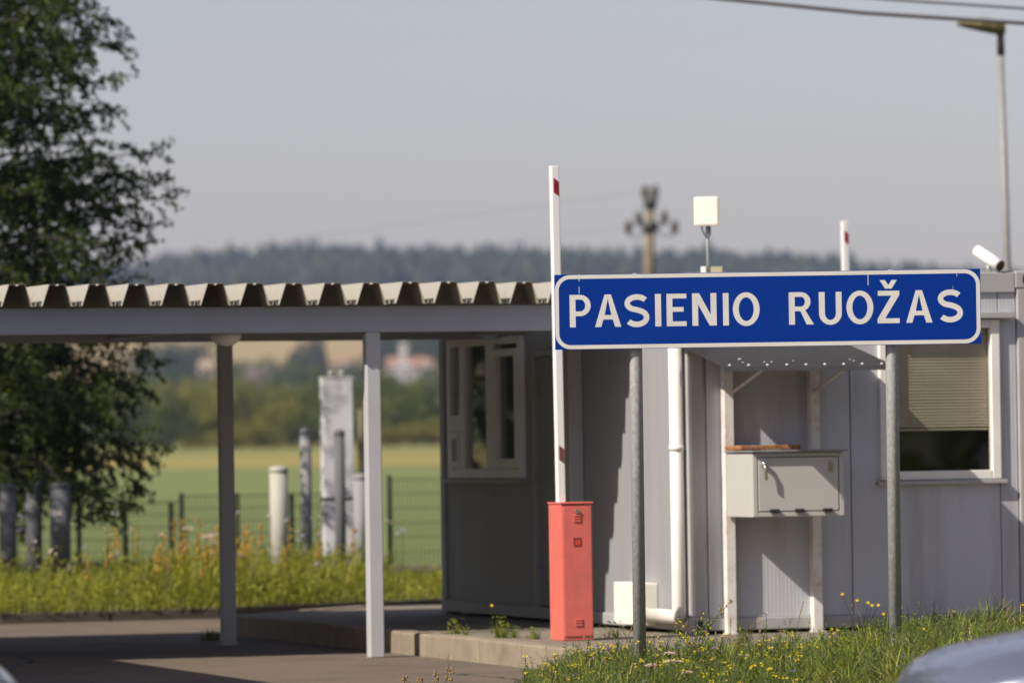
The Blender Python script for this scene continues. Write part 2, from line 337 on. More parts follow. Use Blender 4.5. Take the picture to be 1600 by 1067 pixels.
for s0 in (0.0, CL - 0.1):
    cpart('top_rail', steel, 0.132, CW - 0.132, s0, s0 + 0.1, ZT - 0.15, ZT - 0.006, 0.008)
    cpart('bottom_rail', steel, 0.132, CW - 0.132, s0, s0 + 0.1, ZB, ZB + 0.085, 0.008)
for a0 in (0.0, CW - 0.1):
    cpart('top_rail', steel, a0, a0 + 0.1, 0.132, CL - 0.132, ZT - 0.15, ZT - 0.006, 0.008)
    cpart('bottom_rail', steel, a0, a0 + 0.1, 0.132, CL - 0.132, ZB, ZB + 0.085, 0.008)
cpart('roof', mat('cabin_roof', (0.3, 0.3, 0.3), 0.6), 0.02, CW - 0.02, 0.02, CL - 0.02, ZT - 0.03, ZT + 0.004)
cpart('floor', inner_m, 0.03, CW - 0.03, 0.03, CL - 0.03, ZB + 0.02, ZB + 0.1)
WZ0, WZ1 = ZB + 0.085, ZT - 0.15
# front window position from the photograph (plane of the front wall)
wtl = on_s(1371, 503, 0.02); wbr = on_s(1560, 747, 0.02)
FWx0, FWx1, FWz0, FWz1 = wtl.x, wbr.x, on_s(1470, 749, 0.02).z, on_s(1540, 499, 0.02).z
# front wall panels with recessed joints
J = [0.122, on_s(1105, 800, 0.02).x, on_s(1331, 800, 0.02).x, on_s(1565, 850, 0.02).x, CW - 0.122]
def fpanel(x0, x1, z0, z1): cpart('wall_panel', cabin, x0 + 0.004, x1 - 0.004, 0.022, 0.075, z0, z1, 0.004)
fpanel(J[0], J[1], WZ0, WZ1); fpanel(J[1], J[2], WZ0, WZ1); fpanel(J[3], J[4], WZ0, WZ1)
fx1 = FWx1 if FWx1 < J[3] - 0.03 else J[3]
cpart('wall_panel', cabin, J[2] + 0.004, FWx0, 0.022, 0.075, FWz0, FWz1, 0); cpart('wall_panel', cabin, J[2] + 0.004, J[3] - 0.004, 0.022, 0.075, WZ0, FWz0, 0); cpart('wall_panel', cabin, J[2] + 0.004, J[3] - 0.004, 0.022, 0.075, FWz1, WZ1, 0)
if FWx1 < J[3] - 0.03: cpart('wall_panel', cabin, FWx1, J[3] - 0.004, 0.022, 0.075, FWz0, FWz1, 0)
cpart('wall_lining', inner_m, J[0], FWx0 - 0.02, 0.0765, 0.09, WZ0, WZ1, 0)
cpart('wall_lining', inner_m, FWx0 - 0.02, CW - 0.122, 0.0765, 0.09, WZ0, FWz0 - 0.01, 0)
# front window
fw = cpart('window_frame', white, FWx0, FWx0 + 0.06, -0.012, 0.06, FWz0, FWz1, 0.006)
cpart('window_frame', white, fx1 - 0.068, fx1, -0.012, 0.06, FWz0, FWz1, 0.006)
cpart('window_frame', white, FWx0 + 0.061, fx1 - 0.069, -0.010, 0.058, FWz1 - 0.06, FWz1, 0.006)
cpart('window_frame', white, FWx0 + 0.061, fx1 - 0.069, -0.010, 0.058, FWz0, FWz0 + 0.062, 0.006)
for fxx in (0.13, 0.6): cpart('drain_cap', white, FWx0 + fxx * (fx1 - FWx0), FWx0 + fxx * (fx1 - FWx0) + 0.035, -0.018, -0.0105, FWz0 + 0.012, FWz0 + 0.03, 0.002)
cpart('window_pane', glass, FWx0 + 0.058, fx1 - 0.066, 0.022, 0.028, FWz0 + 0.058, FWz1 - 0.058, 0)
cpart('window_sill', steel, FWx0 - 0.03, fx1 + 0.035, -0.035, 0.021, FWz0 - 0.032, FWz0 - 0.004, 0.004)
cpart('window_hood', steel, FWx0 - 0.03, fx1 + 0.09, -0.06, 0.021, FWz1 + 0.006, FWz1 + 0.05, 0.004)
bl = cpart('window_blind', blind_m, FWx0 + 0.065, fx1 - 0.075, 0.05, 0.075, FWz1 - 0.10, FWz1 - 0.065, 0.004)
zb = on_s(1480, 668, 0.06).z
bm = nbm(); w_ = (fx1 - 0.076) - (FWx0 + 0.066); box(bm, -w_ / 2, w_ / 2, -0.0125, 0.0125, -0.0006, 0.0006); sl0 = obj('slat', bm, blind_m, bl)
z = FWz1 - 0.115; k = 0
while z > zb:
    o = sl0 if k == 0 else sl0.copy()
    if k: C.objects.link(o); o.parent = bl
    o.location = ((FWx0 + fx1) / 2, 0.062, z); o.rotation_euler = (R(77) + random.uniform(-.05, .05), random.uniform(-.002, .002), 0)
    z -= 0.0215; k += 1
boxo('bottom_bar', blind_m, bl, FWx0 + 0.066, fx1 - 0.076, 0.052, 0.072, zb - 0.02, zb - 0.004, 0.003)
# side (long) wall: window, door
sw0 = on_a(816, 640, 0.0).y; sw1 = on_a(700, 640, 0.0).y
SWz0 = on_a(760, 747, 0.0).z; SWz1 = on_a(760, 527, 0.0).z
d0 = on_a(884, 800, 0.0).y; d1 = on_a(833, 800, 0.0).y
DZ1 = on_a(850, 546, 0.0).z
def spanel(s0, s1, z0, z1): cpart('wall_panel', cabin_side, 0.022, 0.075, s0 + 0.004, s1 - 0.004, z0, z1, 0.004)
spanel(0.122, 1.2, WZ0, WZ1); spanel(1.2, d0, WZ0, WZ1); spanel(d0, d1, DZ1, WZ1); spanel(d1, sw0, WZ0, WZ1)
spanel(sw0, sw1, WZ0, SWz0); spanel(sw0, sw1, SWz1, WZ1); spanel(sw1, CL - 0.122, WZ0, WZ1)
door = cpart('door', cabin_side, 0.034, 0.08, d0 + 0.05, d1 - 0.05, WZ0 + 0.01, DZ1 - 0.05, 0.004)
boxo('door_frame', steel, cab, 0.0, 0.075, d0 + 0.004, d0 + 0.048, WZ0, DZ1 - 0.002, 0.004); boxo('door_frame', steel, cab, 0.0, 0.075, d1 - 0.048, d1 - 0.004, WZ0, DZ1 - 0.002, 0.004)
boxo('door_frame', steel, cab, 0.002, 0.073, d0 + 0.05, d1 - 0.05, DZ1 - 0.048, DZ1 - 0.003, 0.004)
for py in (605, 748, 890):
    z = on_a(838, py, 0.0).z; boxo('hinge', brass, door, -0.012, 0.0, d1 - 0.075, d1 - 0.035, z - 0.045, z + 0.045, 0.005)
bm = nbm(); tube(bm, [(0.03, d0 + 0.12, 1.15), (-0.03, d0 + 0.12, 1.15), (-0.03, d0 + 0.24, 1.15)], 0.01, 8); obj('handle', bm, brass, door)
# side window frame, three lights, the first split by a hatch
m1 = on_a(724, 640, 0.0).y; m2 = on_a(770, 640, 0.0).y
wz = on_a(707, 663, 0.0).z
wf = mat('window_white_side', (0.84, 0.85, 0.87), 0.45, var=0.05)
def bar(s0, s1, z0, z1, x0=-0.012, x1=0.06): return cpart('window_frame', wf, x0, x1, s0, s1, z0, z1, 0.006)
bar(sw0, sw0 + 0.09, SWz0, SWz1); bar(sw1 - 0.09, sw1, SWz0, SWz1)
bar(sw0 + 0.091, sw1 - 0.091, SWz1 - 0.06, SWz1, -0.010, 0.058); bar(sw0 + 0.091, sw1 - 0.091, SWz0, SWz0 + 0.075, -0.010, 0.058)
bar(m1 - 0.06, m1 + 0.08, SWz0 + 0.076, SWz1 - 0.061, -0.011, 0.057); bar(m2 - 0.06, m2 + 0.16, SWz0 + 0.076, SWz1 - 0.061, -0.011, 0.057)
bar(m1 + 0.081, sw1 - 0.091, wz - 0.06, wz + 0.07, -0.009, 0.055)
hz0, hz1 = SWz0 + 0.08, wz - 0.064
hs0, hs1 = m1 + 0.085, sw1 - 0.095
for q in ((hs0, hs0 + 0.05, hz0, hz1), (hs1 - 0.05, hs1, hz0, hz1), (hs0 + 0.051, hs1 - 0.051, hz0, hz0 + 0.05), (hs0 + 0.051, hs1 - 0.051, hz1 - 0.05, hz1)):
    cpart('hatch_frame', wf, -0.02, 0.03, *q, 0.004)
ts0, ts1 = sw0 + 0.094, m2 - 0.064
for q in ((ts0, ts0 + 0.06, SWz0 + 0.08, SWz1 - 0.1), (ts1 - 0.06, ts1, SWz0 + 0.08, SWz1 - 0.1), (ts0 + 0.061, ts1 - 0.061, SWz0 + 0.08, SWz0 + 0.15), (ts0 + 0.061, ts1 - 0.061, SWz1 - 0.155, SWz1 - 0.1)):
    cpart('sash_frame', wf, -0.02, 0.03, *q, 0.004)
for q in ((sw0 + 0.09, m2 - 0.06, SWz0 + 0.07, SWz1 - 0.06), (m2 + 0.155, m1 - 0.06, SWz0 + 0.07, SWz1 - 0.06), (m1 + 0.08, sw1 - 0.09, wz + 0.06, SWz1 - 0.06), (hs0 + 0.045, hs1 - 0.045, hz0 + 0.045, hz1 - 0.045)):
    cpart('window_pane', glass, 0.022, 0.028, *q, 0)
cpart('window_sill', steel, -0.045, 0.021, sw0 - 0.04, sw1 + 0.03, SWz0 - 0.04, SWz0 - 0.004, 0.004)
cpart('window_hood', steel, -0.05, 0.021, sw0 - 0.05, sw1 + 0.03, SWz1 + 0.008, SWz1 + 0.05, 0.004)
# back and far walls, with a window opposite
for i in range(2):
    cpart('wall_panel', cabin, 0.124 + i * 1.17, 0.116 + (i + 1) * 1.17, CL - 0.075, CL - 0.022, WZ0, WZ1, 0.004)
for i in range(5):
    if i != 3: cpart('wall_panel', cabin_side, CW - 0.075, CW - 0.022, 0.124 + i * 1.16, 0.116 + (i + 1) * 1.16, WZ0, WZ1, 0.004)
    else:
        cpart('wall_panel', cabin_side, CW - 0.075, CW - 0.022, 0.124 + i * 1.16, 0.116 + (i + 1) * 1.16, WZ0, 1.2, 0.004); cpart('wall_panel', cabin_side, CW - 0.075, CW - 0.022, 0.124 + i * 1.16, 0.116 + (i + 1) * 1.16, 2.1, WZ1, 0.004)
# flat vertical cable duct beside the door
cpart('cable_duct', steel, -0.09, 0.02, on_a(908, 700, 0).y, on_a(896, 700, 0).y, WZ0 - 0.03, WZ1, 0.01)
# white downpipe at the corner, running back to a white box
pz = on_a(1040, 962, -0.06).z
bm = nbm(); tube(bm, [(-0.062, 0.06, ZT - 0.05), (-0.062, 0.06, pz + 0.025), (-0.062, 0.068, pz + 0.006), (-0.062, 0.09, pz), (-0.062, on_a(1003, 940, -0.10).y + 0.005, pz)], 0.048, 18); pipe = obj('downpipe', bm, white, cab)
for zz in (1.42,):
    bm = nbm(); tube(bm, [(-0.062, 0.06, zz), (-0.062, 0.06, zz + 0.04)], 0.053, 18); obj('pipe_collar', bm, white, pipe)
bz0 = on_a(985, 976, -0.1).z; bz1 = on_a(985, 910, -0.1).z
jb = boxo('junction_box', white, cab, -0.10, 0.021, on_a(1003, 940, -0.10).y, on_a(959, 940, -0.10).y, bz0, bz1, 0.008)

# ================================================================== rack and cabinet on the cabin front
rack = thing('wall_rack', 'rusting white steel rack with a dark sheet awning on the cabin front', 'rack', C0, TH)
lp = on_s(1135, 800, -0.07).x; rp = on_s(1270, 800, -0.07).x
AW_Z1 = on_s(1066, 536, 0.0).z; AW_D = 1.0
fl = on_s(1130, 574, -AW_D); frr = on_s(1398, 571, -AW_D)
AWx0, AWx1, AW_Z0 = fl.x, frr.x, fl.z
for x0 in (lp, rp):
    bm = nbm(); box(bm, x0, x0 + 0.065, -0.066, -0.060, IZ, AW_Z1 - 0.03, 0.001); box(bm, x0, x0 + 0.006, -0.0595, 0.018, IZ, AW_Z1 - 0.03, 0.001)
    po = obj('post', bm, post_w, rack)
    boxo('foot_plate', post_w, rack, x0 - 0.01, x0 + 0.08, -0.09, 0.01, IZ - 0.01, IZ + 0.008)
bm = nbm()
vv = [bm.verts.new(p) for p in ((AWx0, -AW_D, AW_Z0), (AWx1, -AW_D, AW_Z0), (AWx1, 0.015, AW_Z1), (AWx0, 0.015, AW_Z1))]
bm.faces.new(vv); bmesh.ops.solidify(bm, geom=bm.faces[:], thickness=0.006)
aw = obj('awning', bm, awning_m, rack)
boxo('awning_lip', awning_m, aw, AWx0, AWx1, -AW_D - 0.006, -AW_D - 0.001, AW_Z0 - 0.028, AW_Z0 + 0.004, 0.001)
nr = 9
for i in range(nr):
    x = AWx0 + 0.07 + (AWx1 - AWx0 - 0.14) * i / (nr - 1); tt = 0.06
    bm = nbm(); sph(bm, (x, -AW_D + 1.0 * tt + random.uniform(0, .04), AW_Z0 + (AW_Z1 - AW_Z0) * tt + 0.004), 0.011, 8, 6, (1, 1, .6)); obj('rivet', bm, white, aw)
for i in range(5):
    x = random.uniform(AWx0 + .1, AWx1 - .1); tt = random.uniform(.1, .35)
    bm = nbm(); sph(bm, (x, -AW_D + 1.0 * tt, AW_Z0 + (AW_Z1 - AW_Z0) * tt + 0.002), random.uniform(.006, .013), 7, 5, (1, 1.6, .3)); obj('dropping', bm, white, aw)
for x0 in (lp + 0.07, rp + 0.03):
    z = on_s(1155 if x0 < rp else 1290, 612, -0.05).z
    bm = nbm(); tube(bm, [(x0, -0.055, z), (x0 + 0.02, -AW_D * 0.8, AW_Z0 - 0.005 + 0.2 * (AW_Z1 - AW_Z0))], 0.011, 8); obj('strut', bm, post_w, rack)
# shelf under the awning with rust
cz1 = on_s(1240, 706, -0.6).z; cz0 = on_s(1240, 807, -0.6).z
cx0 = on_s(1176, 760, -0.62).x; cx1 = on_s(1319, 760, -0.62).x
CF = -0.62; CB = -0.075
boxo('rusty_tray', rust, rack, cx0 - 0.02, cx0 + 0.42, CB - 0.36, CB - 0.03, cz1 + 0.018, cz1 + 0.05, 0.006)
rack.children[-1]['label'] = 'rust covered tray'
cabt = thing('utility_cabinet', 'pale grey metal utility cabinet bolted to the white rack', 'cabinet', glob(cx0, CB, cz0), TH)
W_ = cx1 - cx0; H_ = cz1 - cz0; DD = CB - CF
boxo('body', cab_grey, cabt, 0, W_, -DD + 0.02, 0, 0, H_, 0.006)
boxo('lid', mat('lid_grey', (0.2, 0.2, 0.19), 0.5), cabt, -0.015, W_ + 0.012, -DD - 0.05, 0.0, H_ + 0.002, H_ + 0.014, 0.003)
for q in ((0.002, 0.035, 0.003, H_ - 0.003), (W_ - 0.035, W_ - 0.002, 0.003, H_ - 0.003)):
    boxo('rim', cab_grey, cabt, q[0], q[1], -DD - 0.004, -DD + 0.0195, q[2], q[3], 0.003)
boxo('rim', cab_grey, cabt, 0.036, W_ - 0.036, -DD - 0.003, -DD + 0.0195, 0.003, 0.034, 0.003); boxo('rim', cab_grey, cabt, 0.036, W_ - 0.036, -DD - 0.003, -DD + 0.0195, H_ - 0.03, H_ - 0.003, 0.003)
cd = boxo('door', cab_grey, cabt, 0.042, W_ - 0.042, -DD - 0.006, -DD + 0.019, 0.04, H_ - 0.036, 0.004)
hx, hz = 0.075, H_ - 0.09
bm = nbm(); tube(bm, [(hx, -DD - 0.005, hz), (hx, -DD - 0.04, hz + 0.005), (hx + 0.004, -DD - 0.05, hz - 0.02), (hx + 0.008, -DD - 0.052, hz - 0.1)], [0.013, 0.013, 0.011, 0.009], 10); obj('handle', bm, brass, cd)
bm = nbm(); sph(bm, (hx, -DD - 0.03, hz + 0.012), 0.018); obj('latch_boss', bm, mat('chrome', (0.8, 0.8, 0.8), 0.15, 1.0), cd)
boxo('lock_plate', brass, cd, W_ - 0.115, W_ - 0.085, -DD - 0.014, -DD - 0.0065, H_ - 0.14, H_ - 0.07, 0.003)
for i in range(3):
    x = 0.13 + i * (W_ - 0.26) / 2 + (0.02 if i == 0 else 0)
    bm = nbm(); box(bm, x - 0.035, x + 0.035, -DD - 0.03, -DD - 0.0075, 0.03, 0.055, 0.006); obj('hinge', bm, rubber, cd)
for x in (0.1, W_ - 0.14): boxo('bracket', post_w, cabt, x, x + 0.04, 0.001, 0.012, 0.02, H_ - 0.02)

# ================================================================== canopy
can = thing('canopy', 'long flat canopy of corrugated roof sheets on grey steel posts', 'canopy', C0, TH)
SE = on_a(994, 462, 0.0).y - 0.02      # front edge of sheets, where it meets the cabin wall
SBk = SE + 5.5
ZS = 2.475; PH = 0.150; PI_ = 0.28
prof = [(0, 0), (.020, 0), (.023, .024), (.041, .024), (.044, 0), (.064, 0), (.115, PH), (.158, PH), (.164, PH - .010), (.176, PH - .010), (.182, PH), (.229, PH)]
def sheet(a_right, s0, s1, zz, npit=3):
    bm = nbm(); pts = []
    for k in range(npit): pts += [(k * PI_ + x, z) for x, z in prof]
    pts.append((npit * PI_, 0)); pts.append((npit * PI_ + 0.02, 0.0015))
    L_ = npit * PI_
    A = [bm.verts.new((a_right - L_ + x, s0, zz + z)) for x, z in pts]; B = [bm.verts.new((a_right - L_ + x, s1, zz + z + 0.02)) for x, z in pts]
    for i in range(len(pts) - 1): bm.faces.new((A[i], A[i + 1], B[i + 1], B[i]))
    o = obj('roof_sheet', bm, [sheet_m, sheet_u], can, normals=False)
    md = o.modifiers.new('thickness', 'SOLIDIFY'); md.thickness = 0.0025; md.offset = -1; md.material_offset = 1; md.material_offset_rim = 0
a = -0.05
# phase the ribs so a valley falls where the photograph has one
ph = on_s(718, 455, SE).x
a0 = ph + 0.026
while a0 + PI_ < -0.06: a0 += PI_
a = a0; i = 0
while a > -15.0:
    sheet(a, SE + random.uniform(-.016, .012), SBk, ZS + (i % 2) * 0.0022 + random.uniform(0, .003)); a -= 3 * PI_; i += 1
A_L = a
OV = 0.195
def beam(s0, a0, a1, z0=2.285, z1=2.468, w=0.1): return boxo('beam', canopy_p, can, a0, a1, s0, s0 + w, z0, z1, 0.006)
beam(SE + OV, A_L, -0.03); beam(SE + OV + 3.12, A_L, -0.03, z0=2.29)
for aa in (-0.16, -3.0, -6.0, -8.8, -11.8, -14.6): boxo('cross_beam', canopy_p, can, aa - 0.08, aa, SE + OV + 0.102, SE + OV + 3.118, 2.31, 2.466, 0.005)
pf = on_s(587, 800, SE + OV).x; pb = on_s(357, 800, SE + OV + 3.12).x
def pillar(ac, s0, zb=0.0):
    o = boxo('post', pillar_p, can, ac - 0.052, ac + 0.052, s0 - 0.001, s0 + 0.103, zb, 2.2845, 0.008)
for ac in (pf, pf - 3.9, pf - 7.8, pf - 11.7): pillar(ac, SE + OV)
for ac in (pb, pb - 3.9, pb - 7.8, pb - 11.7): pillar(ac, SE + OV + 3.12)
# unseen roof wing, added to shadow the road and darken the left
e1 = loc(G(320, 1063)); e2 = loc(G(130, 1023)); AE = (e1.x + e2.x) / 2 - 1.11 * 2.48
for i in range(9): sheet(AE - i * 3 * PI_, SE - 8.5, SE - 0.03, ZS + (i % 2) * 0.0022)
boxo('beam', canopy_p, can, AE - 0.2, AE - 0.1, SE - 8.3, SE + OV - 0.01, 2.285, 2.468, 0.006)
boxo('beam', canopy_p, can, AE - 3.1, AE - 3.0, SE - 8.3, SE + OV - 0.01, 2.285, 2.468, 0.006)
for s_ in (-8.2, -4.2):
    for a_ in (AE - 0.15, AE - 3.05): pillar(a_, SE + s_)
# round ceiling lamp under the front beam
lc = on_s(353, 527, SE + OV + 0.5)
lz_ = on_s(353, 541, SE + OV + 0.5).z
lamp = thing('ceiling_lamp', 'round white opal ceiling lamp under the canopy beam', 'lamp', glob(lc.x, SE + OV + 0.5, lz_), TH)
bm = nbm(); lathe(bm, [(0.118, 2.47 - lz_), (0.118, 0.086)], seg=24); obj('base', bm, mat('lamp_base', (0.3, 0.3, 0.3), 0.5), lamp)
bm = nbm(); lathe(bm, [(0.112, 0.085), (0.108, 0.062), (0.09, 0.032), (0.05, 0.007), (0.01, 0.0)], seg=24); obj('bowl', bm, lampw, lamp)

# ================================================================== barriers
def barrier(at, rz, label, hide=False):
    t = thing('lift_barrier', label, 'barrier', at, rz, None)
    w, d, h = 0.222, 0.285, 0.922
    boxo('cabinet', red_box, t, 0, w, 0, d, 0.0, h, 0.008)
    dr = boxo('door', red_box, t, 0.012, w - 0.008, -0.008, -0.0005, 0.03, h - 0.012, 0.004)
    boxo('lid', red_box, t, -0.006, w + 0.006, -0.014, d + 0.006, h + 0.001, h + 0.014, 0.004)
    for zz in (0.115, h - 0.105):
        for k in range(3): boxo('louvre', red_box, dr, w / 2 - 0.026, w / 2 + 0.026, -0.016, -0.0085, zz + k * 0.018 - 0.014, zz + k * 0.018 - 0.003, 0.002)
    bm = nbm(); lathe(bm, [(0.016, -0.020), (0.016, -0.0085)], w / 2, 0, h - 0.05, 14, 'y'); obj('lock', bm, mat('lock_steel', (0.45, 0.4, 0.36), 0.35, 0.8), dr)
    boxo('emblem_plate', mat('emblem_dark', (0.22, 0.045, 0.03), 0.4), dr, w / 2 - 0.028, w / 2 + 0.028, -0.011, -0.0085, h - 0.285, h - 0.225, 0.001)
    boxo('emblem_mark', mat('emblem_red', (0.62, 0.06, 0.04), 0.4), dr, w / 2 - 0.016, w / 2 + 0.022, -0.0125, -0.0115, h - 0.277, h - 0.243, 0.0)
    ax0 = 0.015; aw_, ad = 0.054, 0.062
    arm = thing('arm', None, None, (ax0, 0.1, h - 0.1)); arm.parent = t; del_keys = [k for k in arm.keys()]
    lean = R(0.33)
    arm.rotation_euler = (0, -lean, 0)
    boxo('arm_beam', wpaint, arm, 0, aw_, 0, ad, 0.0, 2.39, 0.005)
    for (z0, z1) in ((2.18, 2.31), (0.37, 0.50)):
        bm = nbm()
        a_ = [bm.verts.new(p) for p in ((0.012, -0.0015, z0 + 0.03), (aw_ - 0.003, -0.0015, z0), (aw_ - 0.003, -0.0015, z1 - 0.03), (0.012, -0.0015, z1))]
        bm.faces.new(a_); bmesh.ops.solidify(bm, geom=bm.faces[:], thickness=0.001); obj('reflector', bm, red_film if z0 > 1 else mat('faded_film', (0.34, 0.13, 0.13), .6, var=.4, scale=50), arm)
    return t
bq = loc(G(873, 1001, IZ))
bpos = glob(bq.x + 0.01, bq.y - 0.06, IZ)
barrier(bpos, TH, 'red lift barrier box with raised white arm beside the shaded cabin door')
# second one beyond the cabin
p2 = P(1332, 700, 50.0)
b2 = barrier(Vector((p2.x - 0.02, p2.y, 0.10)), TH, 'white barrier arm with a red reflector raised behind the cabin roof')
for ch in b2.children:
    if ch.name.startswith('arm'): pass
b2.location.z = 0.10 + (P(1327, 345, 50.0).z - (0.10 + 0.822 + 2.39))

# ================================================================== signboard
SD = 33.0
sc_ = P(1199.5, 483.2, SD)
sgn = thing('road_sign', 'long blue roadside sign with white border lettered PASIENIO RUOŽAS', 'sign', (sc_.x, sc_.y, 0.0))
SW, SH = 666 / F * SD, 117 / F * SD
def sl(px, py):                       # photo pixel -> sign plane (x, z about the sign's centre)
    q = P(px, py, SD) - sc_; return q.x, q.z
ZC = sc_.z
pl = boxo('panel', sign_blue, sgn, -SW / 2, SW / 2, 0, 0.004, ZC - SH / 2, ZC + SH / 2, 0.0008)
boxo('panel_back', galv, sgn, -SW / 2 + 0.002, SW / 2 - 0.002, 0.0045, 0.02, ZC - SH / 2 + 0.003, ZC + SH / 2 - 0.003, 0.002)
def flat(name, loops, mt, parent, y=-0.0006, th=0.0006):
    cu = bpy.data.curves.new(name, 'CURVE'); cu.dimensions = '2D'; cu.fill_mode = 'FRONT'
    for lp_ in loops:
        sp = cu.splines.new('POLY'); sp.points.add(len(lp_) - 1); sp.use_cyclic_u = True
        for q, (x, z) in zip(sp.points, lp_): q.co = (x, z, 0, 1)
    co = bpy.data.objects.new('tmp', cu); C.objects.link(co)
    dg = bpy.context.evaluated_depsgraph_get(); me = bpy.data.meshes.new_from_object(co.evaluated_get(dg))
    bpy.data.objects.remove(co); me.name = name
    for v in me.vertices: x, z = v.co.x, v.co.y; v.co = (x, y, z)
    bm = nbm(); bm.from_mesh(me); bmesh.ops.remove_doubles(bm, verts=bm.verts, dist=1e-5)
    ex = bmesh.ops.extrude_face_region(bm, geom=bm.faces[:])
    for v in [g for g in ex['geom'] if isinstance(g, bmesh.types.BMVert)]: v.co.y += th
    bpy.data.meshes.remove(me)
    return obj(name, bm, mt, parent)
def arc(cx, cz, rx, rz, a0, a1, n=14): return [(cx + rx * math.cos(R(a0 + (a1 - a0) * i / n)), cz + rz * math.sin(R(a0 + (a1 - a0) * i / n))) for i in range(n + 1)]
def rrect(hw, hh, r):
    return arc(hw - r, hh - r, r, r, 0, 90) + arc(-hw + r, hh - r, r, r, 90, 180) + arc(-hw + r, -hh + r, r, r, 180, 270) + arc(hw - r, -hh + r, r, r, 270, 360)
px = SD / F
off = lambda lp_: [(x, z + ZC) for x, z in lp_]
flat('border', [off(rrect(SW / 2 - 0.7 * px, SH / 2 - 0.7 * px, 24 * px)), off(rrect(SW / 2 - 6.8 * px, SH / 2 - 6.8 * px, 18 * px))], sign_white, pl)
def stroke(path, w):                  # constant width outline along a path
    Lp, Rp = [], []; n = len(path)
    for i, (x, z) in enumerate(path):
        x0, z0 = path[max(0, i - 1)]; x1, z1 = path[min(n - 1, i + 1)]
        d = math.hypot(x1 - x0, z1 - z0); nx_, nz_ = -(z1 - z0) / d, (x1 - x0) / d
        Lp.append((x + nx_ * w / 2, z + nz_ * w / 2)); Rp.append((x - nx_ * w / 2, z - nz_ * w / 2))
    return Lp + Rp[::-1]
HL = 50.6; T = 9.2                    # letter height and stroke in photo pixels
def glyph(ch, w):
    h = HL; t = T
    if ch == 'I': return [[(0, 0), (w, 0), (w, h), (0, h)]]
    if ch == 'E': return [[(0, 0), (w, 0), (w, 7.4), (t, 7.4), (t, 22.5), (w * .86, 22.5), (w * .86, 29.8), (t, 29.8), (t, h - 7.4), (w, h - 7.4), (w, h), (0, h)]]
    if ch == 'N': return [[(0, 0), (t, 0), (t, h * .66), (w - 11, 0), (w, 0), (w, h), (w - t, h), (w - t, h * .34), (11, h), (0, h)]]
    if ch == 'A':
        def X(z, side): return (w / 2 - 5) * z / h if side < 0 else w - (w / 2 - 5) * z / h
        s_ = 9.6
        return [[(0, 0), (s_, 0), (X(11.5, -1) + s_, 11.5), (X(11.5, 1) - s_, 11.5), (w - s_, 0), (w, 0), (w / 2 + 5, h), (w / 2 - 5, h)],
                [(X(18.5, -1) + s_, 18.5), (X(18.5, 1) - s_, 18.5), (w / 2, h - 6.5)]]
    if ch == 'O': return [arc(w / 2, h / 2, w / 2, h / 2 + 1, 0, 352, 44), arc(w / 2, h / 2, w / 2 - t, h / 2 - 6.8, 0, 352, 44)]
    if ch == 'U':
        r = w / 2
        return [[(0, h), (0, r * 0.98)] + arc(r, r * .98, r, r * 1.02, 180, 360, 20)[1:] + [(w, h), (w - t, h), (w - t, r * .98)] + arc(r, r * .98, r - t, r - 7.2, 360, 180, 20)[1:] + [(t, h)]]
    if ch == 'P':
        r = 16.6
        return [[(0, 0), (t, 0), (t, h - 2 * r)] + [(w - r, h - 2 * r)] + arc(w - r, h - r, r, r, -90, 90, 18)[1:] + [(0, h)],
                [(t, h - 2 * r + 7.3)] + arc(w - r, h - r, r - 8.5, r - 7.3, -90, 90, 14) + [(t, h - 7.3)]]
    if ch == 'R':
        r = 14.8
        return [[(0, 0), (t, 0), (t, h - 2 * r), (w * .46, h - 2 * r), (w - 11.5, 0), (w, 0), (w * .66, h - 2 * r + .9)] + arc(w * .87 - r, h - r, r, r, -72, 90, 18)[1:] + [(0, h)],
                [(t, h - 2 * r + 7.2)] + arc(w * .87 - r, h - r, r - 8.8, r - 7.2, -90, 90, 14) + [(t, h - 7.2)]]
    if ch == 'Z': return [[(0, 0), (w, 0), (w, 7.6), (12, 7.6), (w, h - 6.6), (w, h), (1, h), (1, h - 7.6), (w - 12.5, h - 7.6), (0, 6.8)]]
    if ch == 'v': return [[(w * .5 - 5.2, 0), (w * .5 + 5.2, 0), (w, 13.4), (w - 8.4, 13.4), (w / 2, 5.6), (8.4, 13.4), (0, 13.4)]]
    if ch == 'S':
        q = 4.2; rt = h * .28 - 3.0
        up = arc(w / 2, h - 4 - 9.8, w / 2 - 4.6, 9.9, 32, 250, 22)
        lo = arc(w / 2 - .6, 4 + 10.8, w / 2 - 4.4, 10.9, 62, -146, 22)
        path = up[:-1] + [((up[-1][0] * .72 + lo[0][0] * .28), (up[-1][1] * .72 + lo[0][1] * .28) + .4), ((up[-1][0] * .28 + lo[0][0] * .72), (up[-1][1] * .28 + lo[0][1] * .72) + .4)] + lo[1:]
        return [stroke(path, 8.6)]
def letter(ch, x0, x1, yb, nm='letter'):
    w = x1 - x0; loops = []
    for lp_ in glyph(ch, w):
        out = []
        for (x, z) in lp_:
            a_, b_ = sl(x0, yb); out.append((a_ + x * px, b_ + z * px + ZC))
        loops.append(out)
    return flat(nm, loops, sign_white, pl)
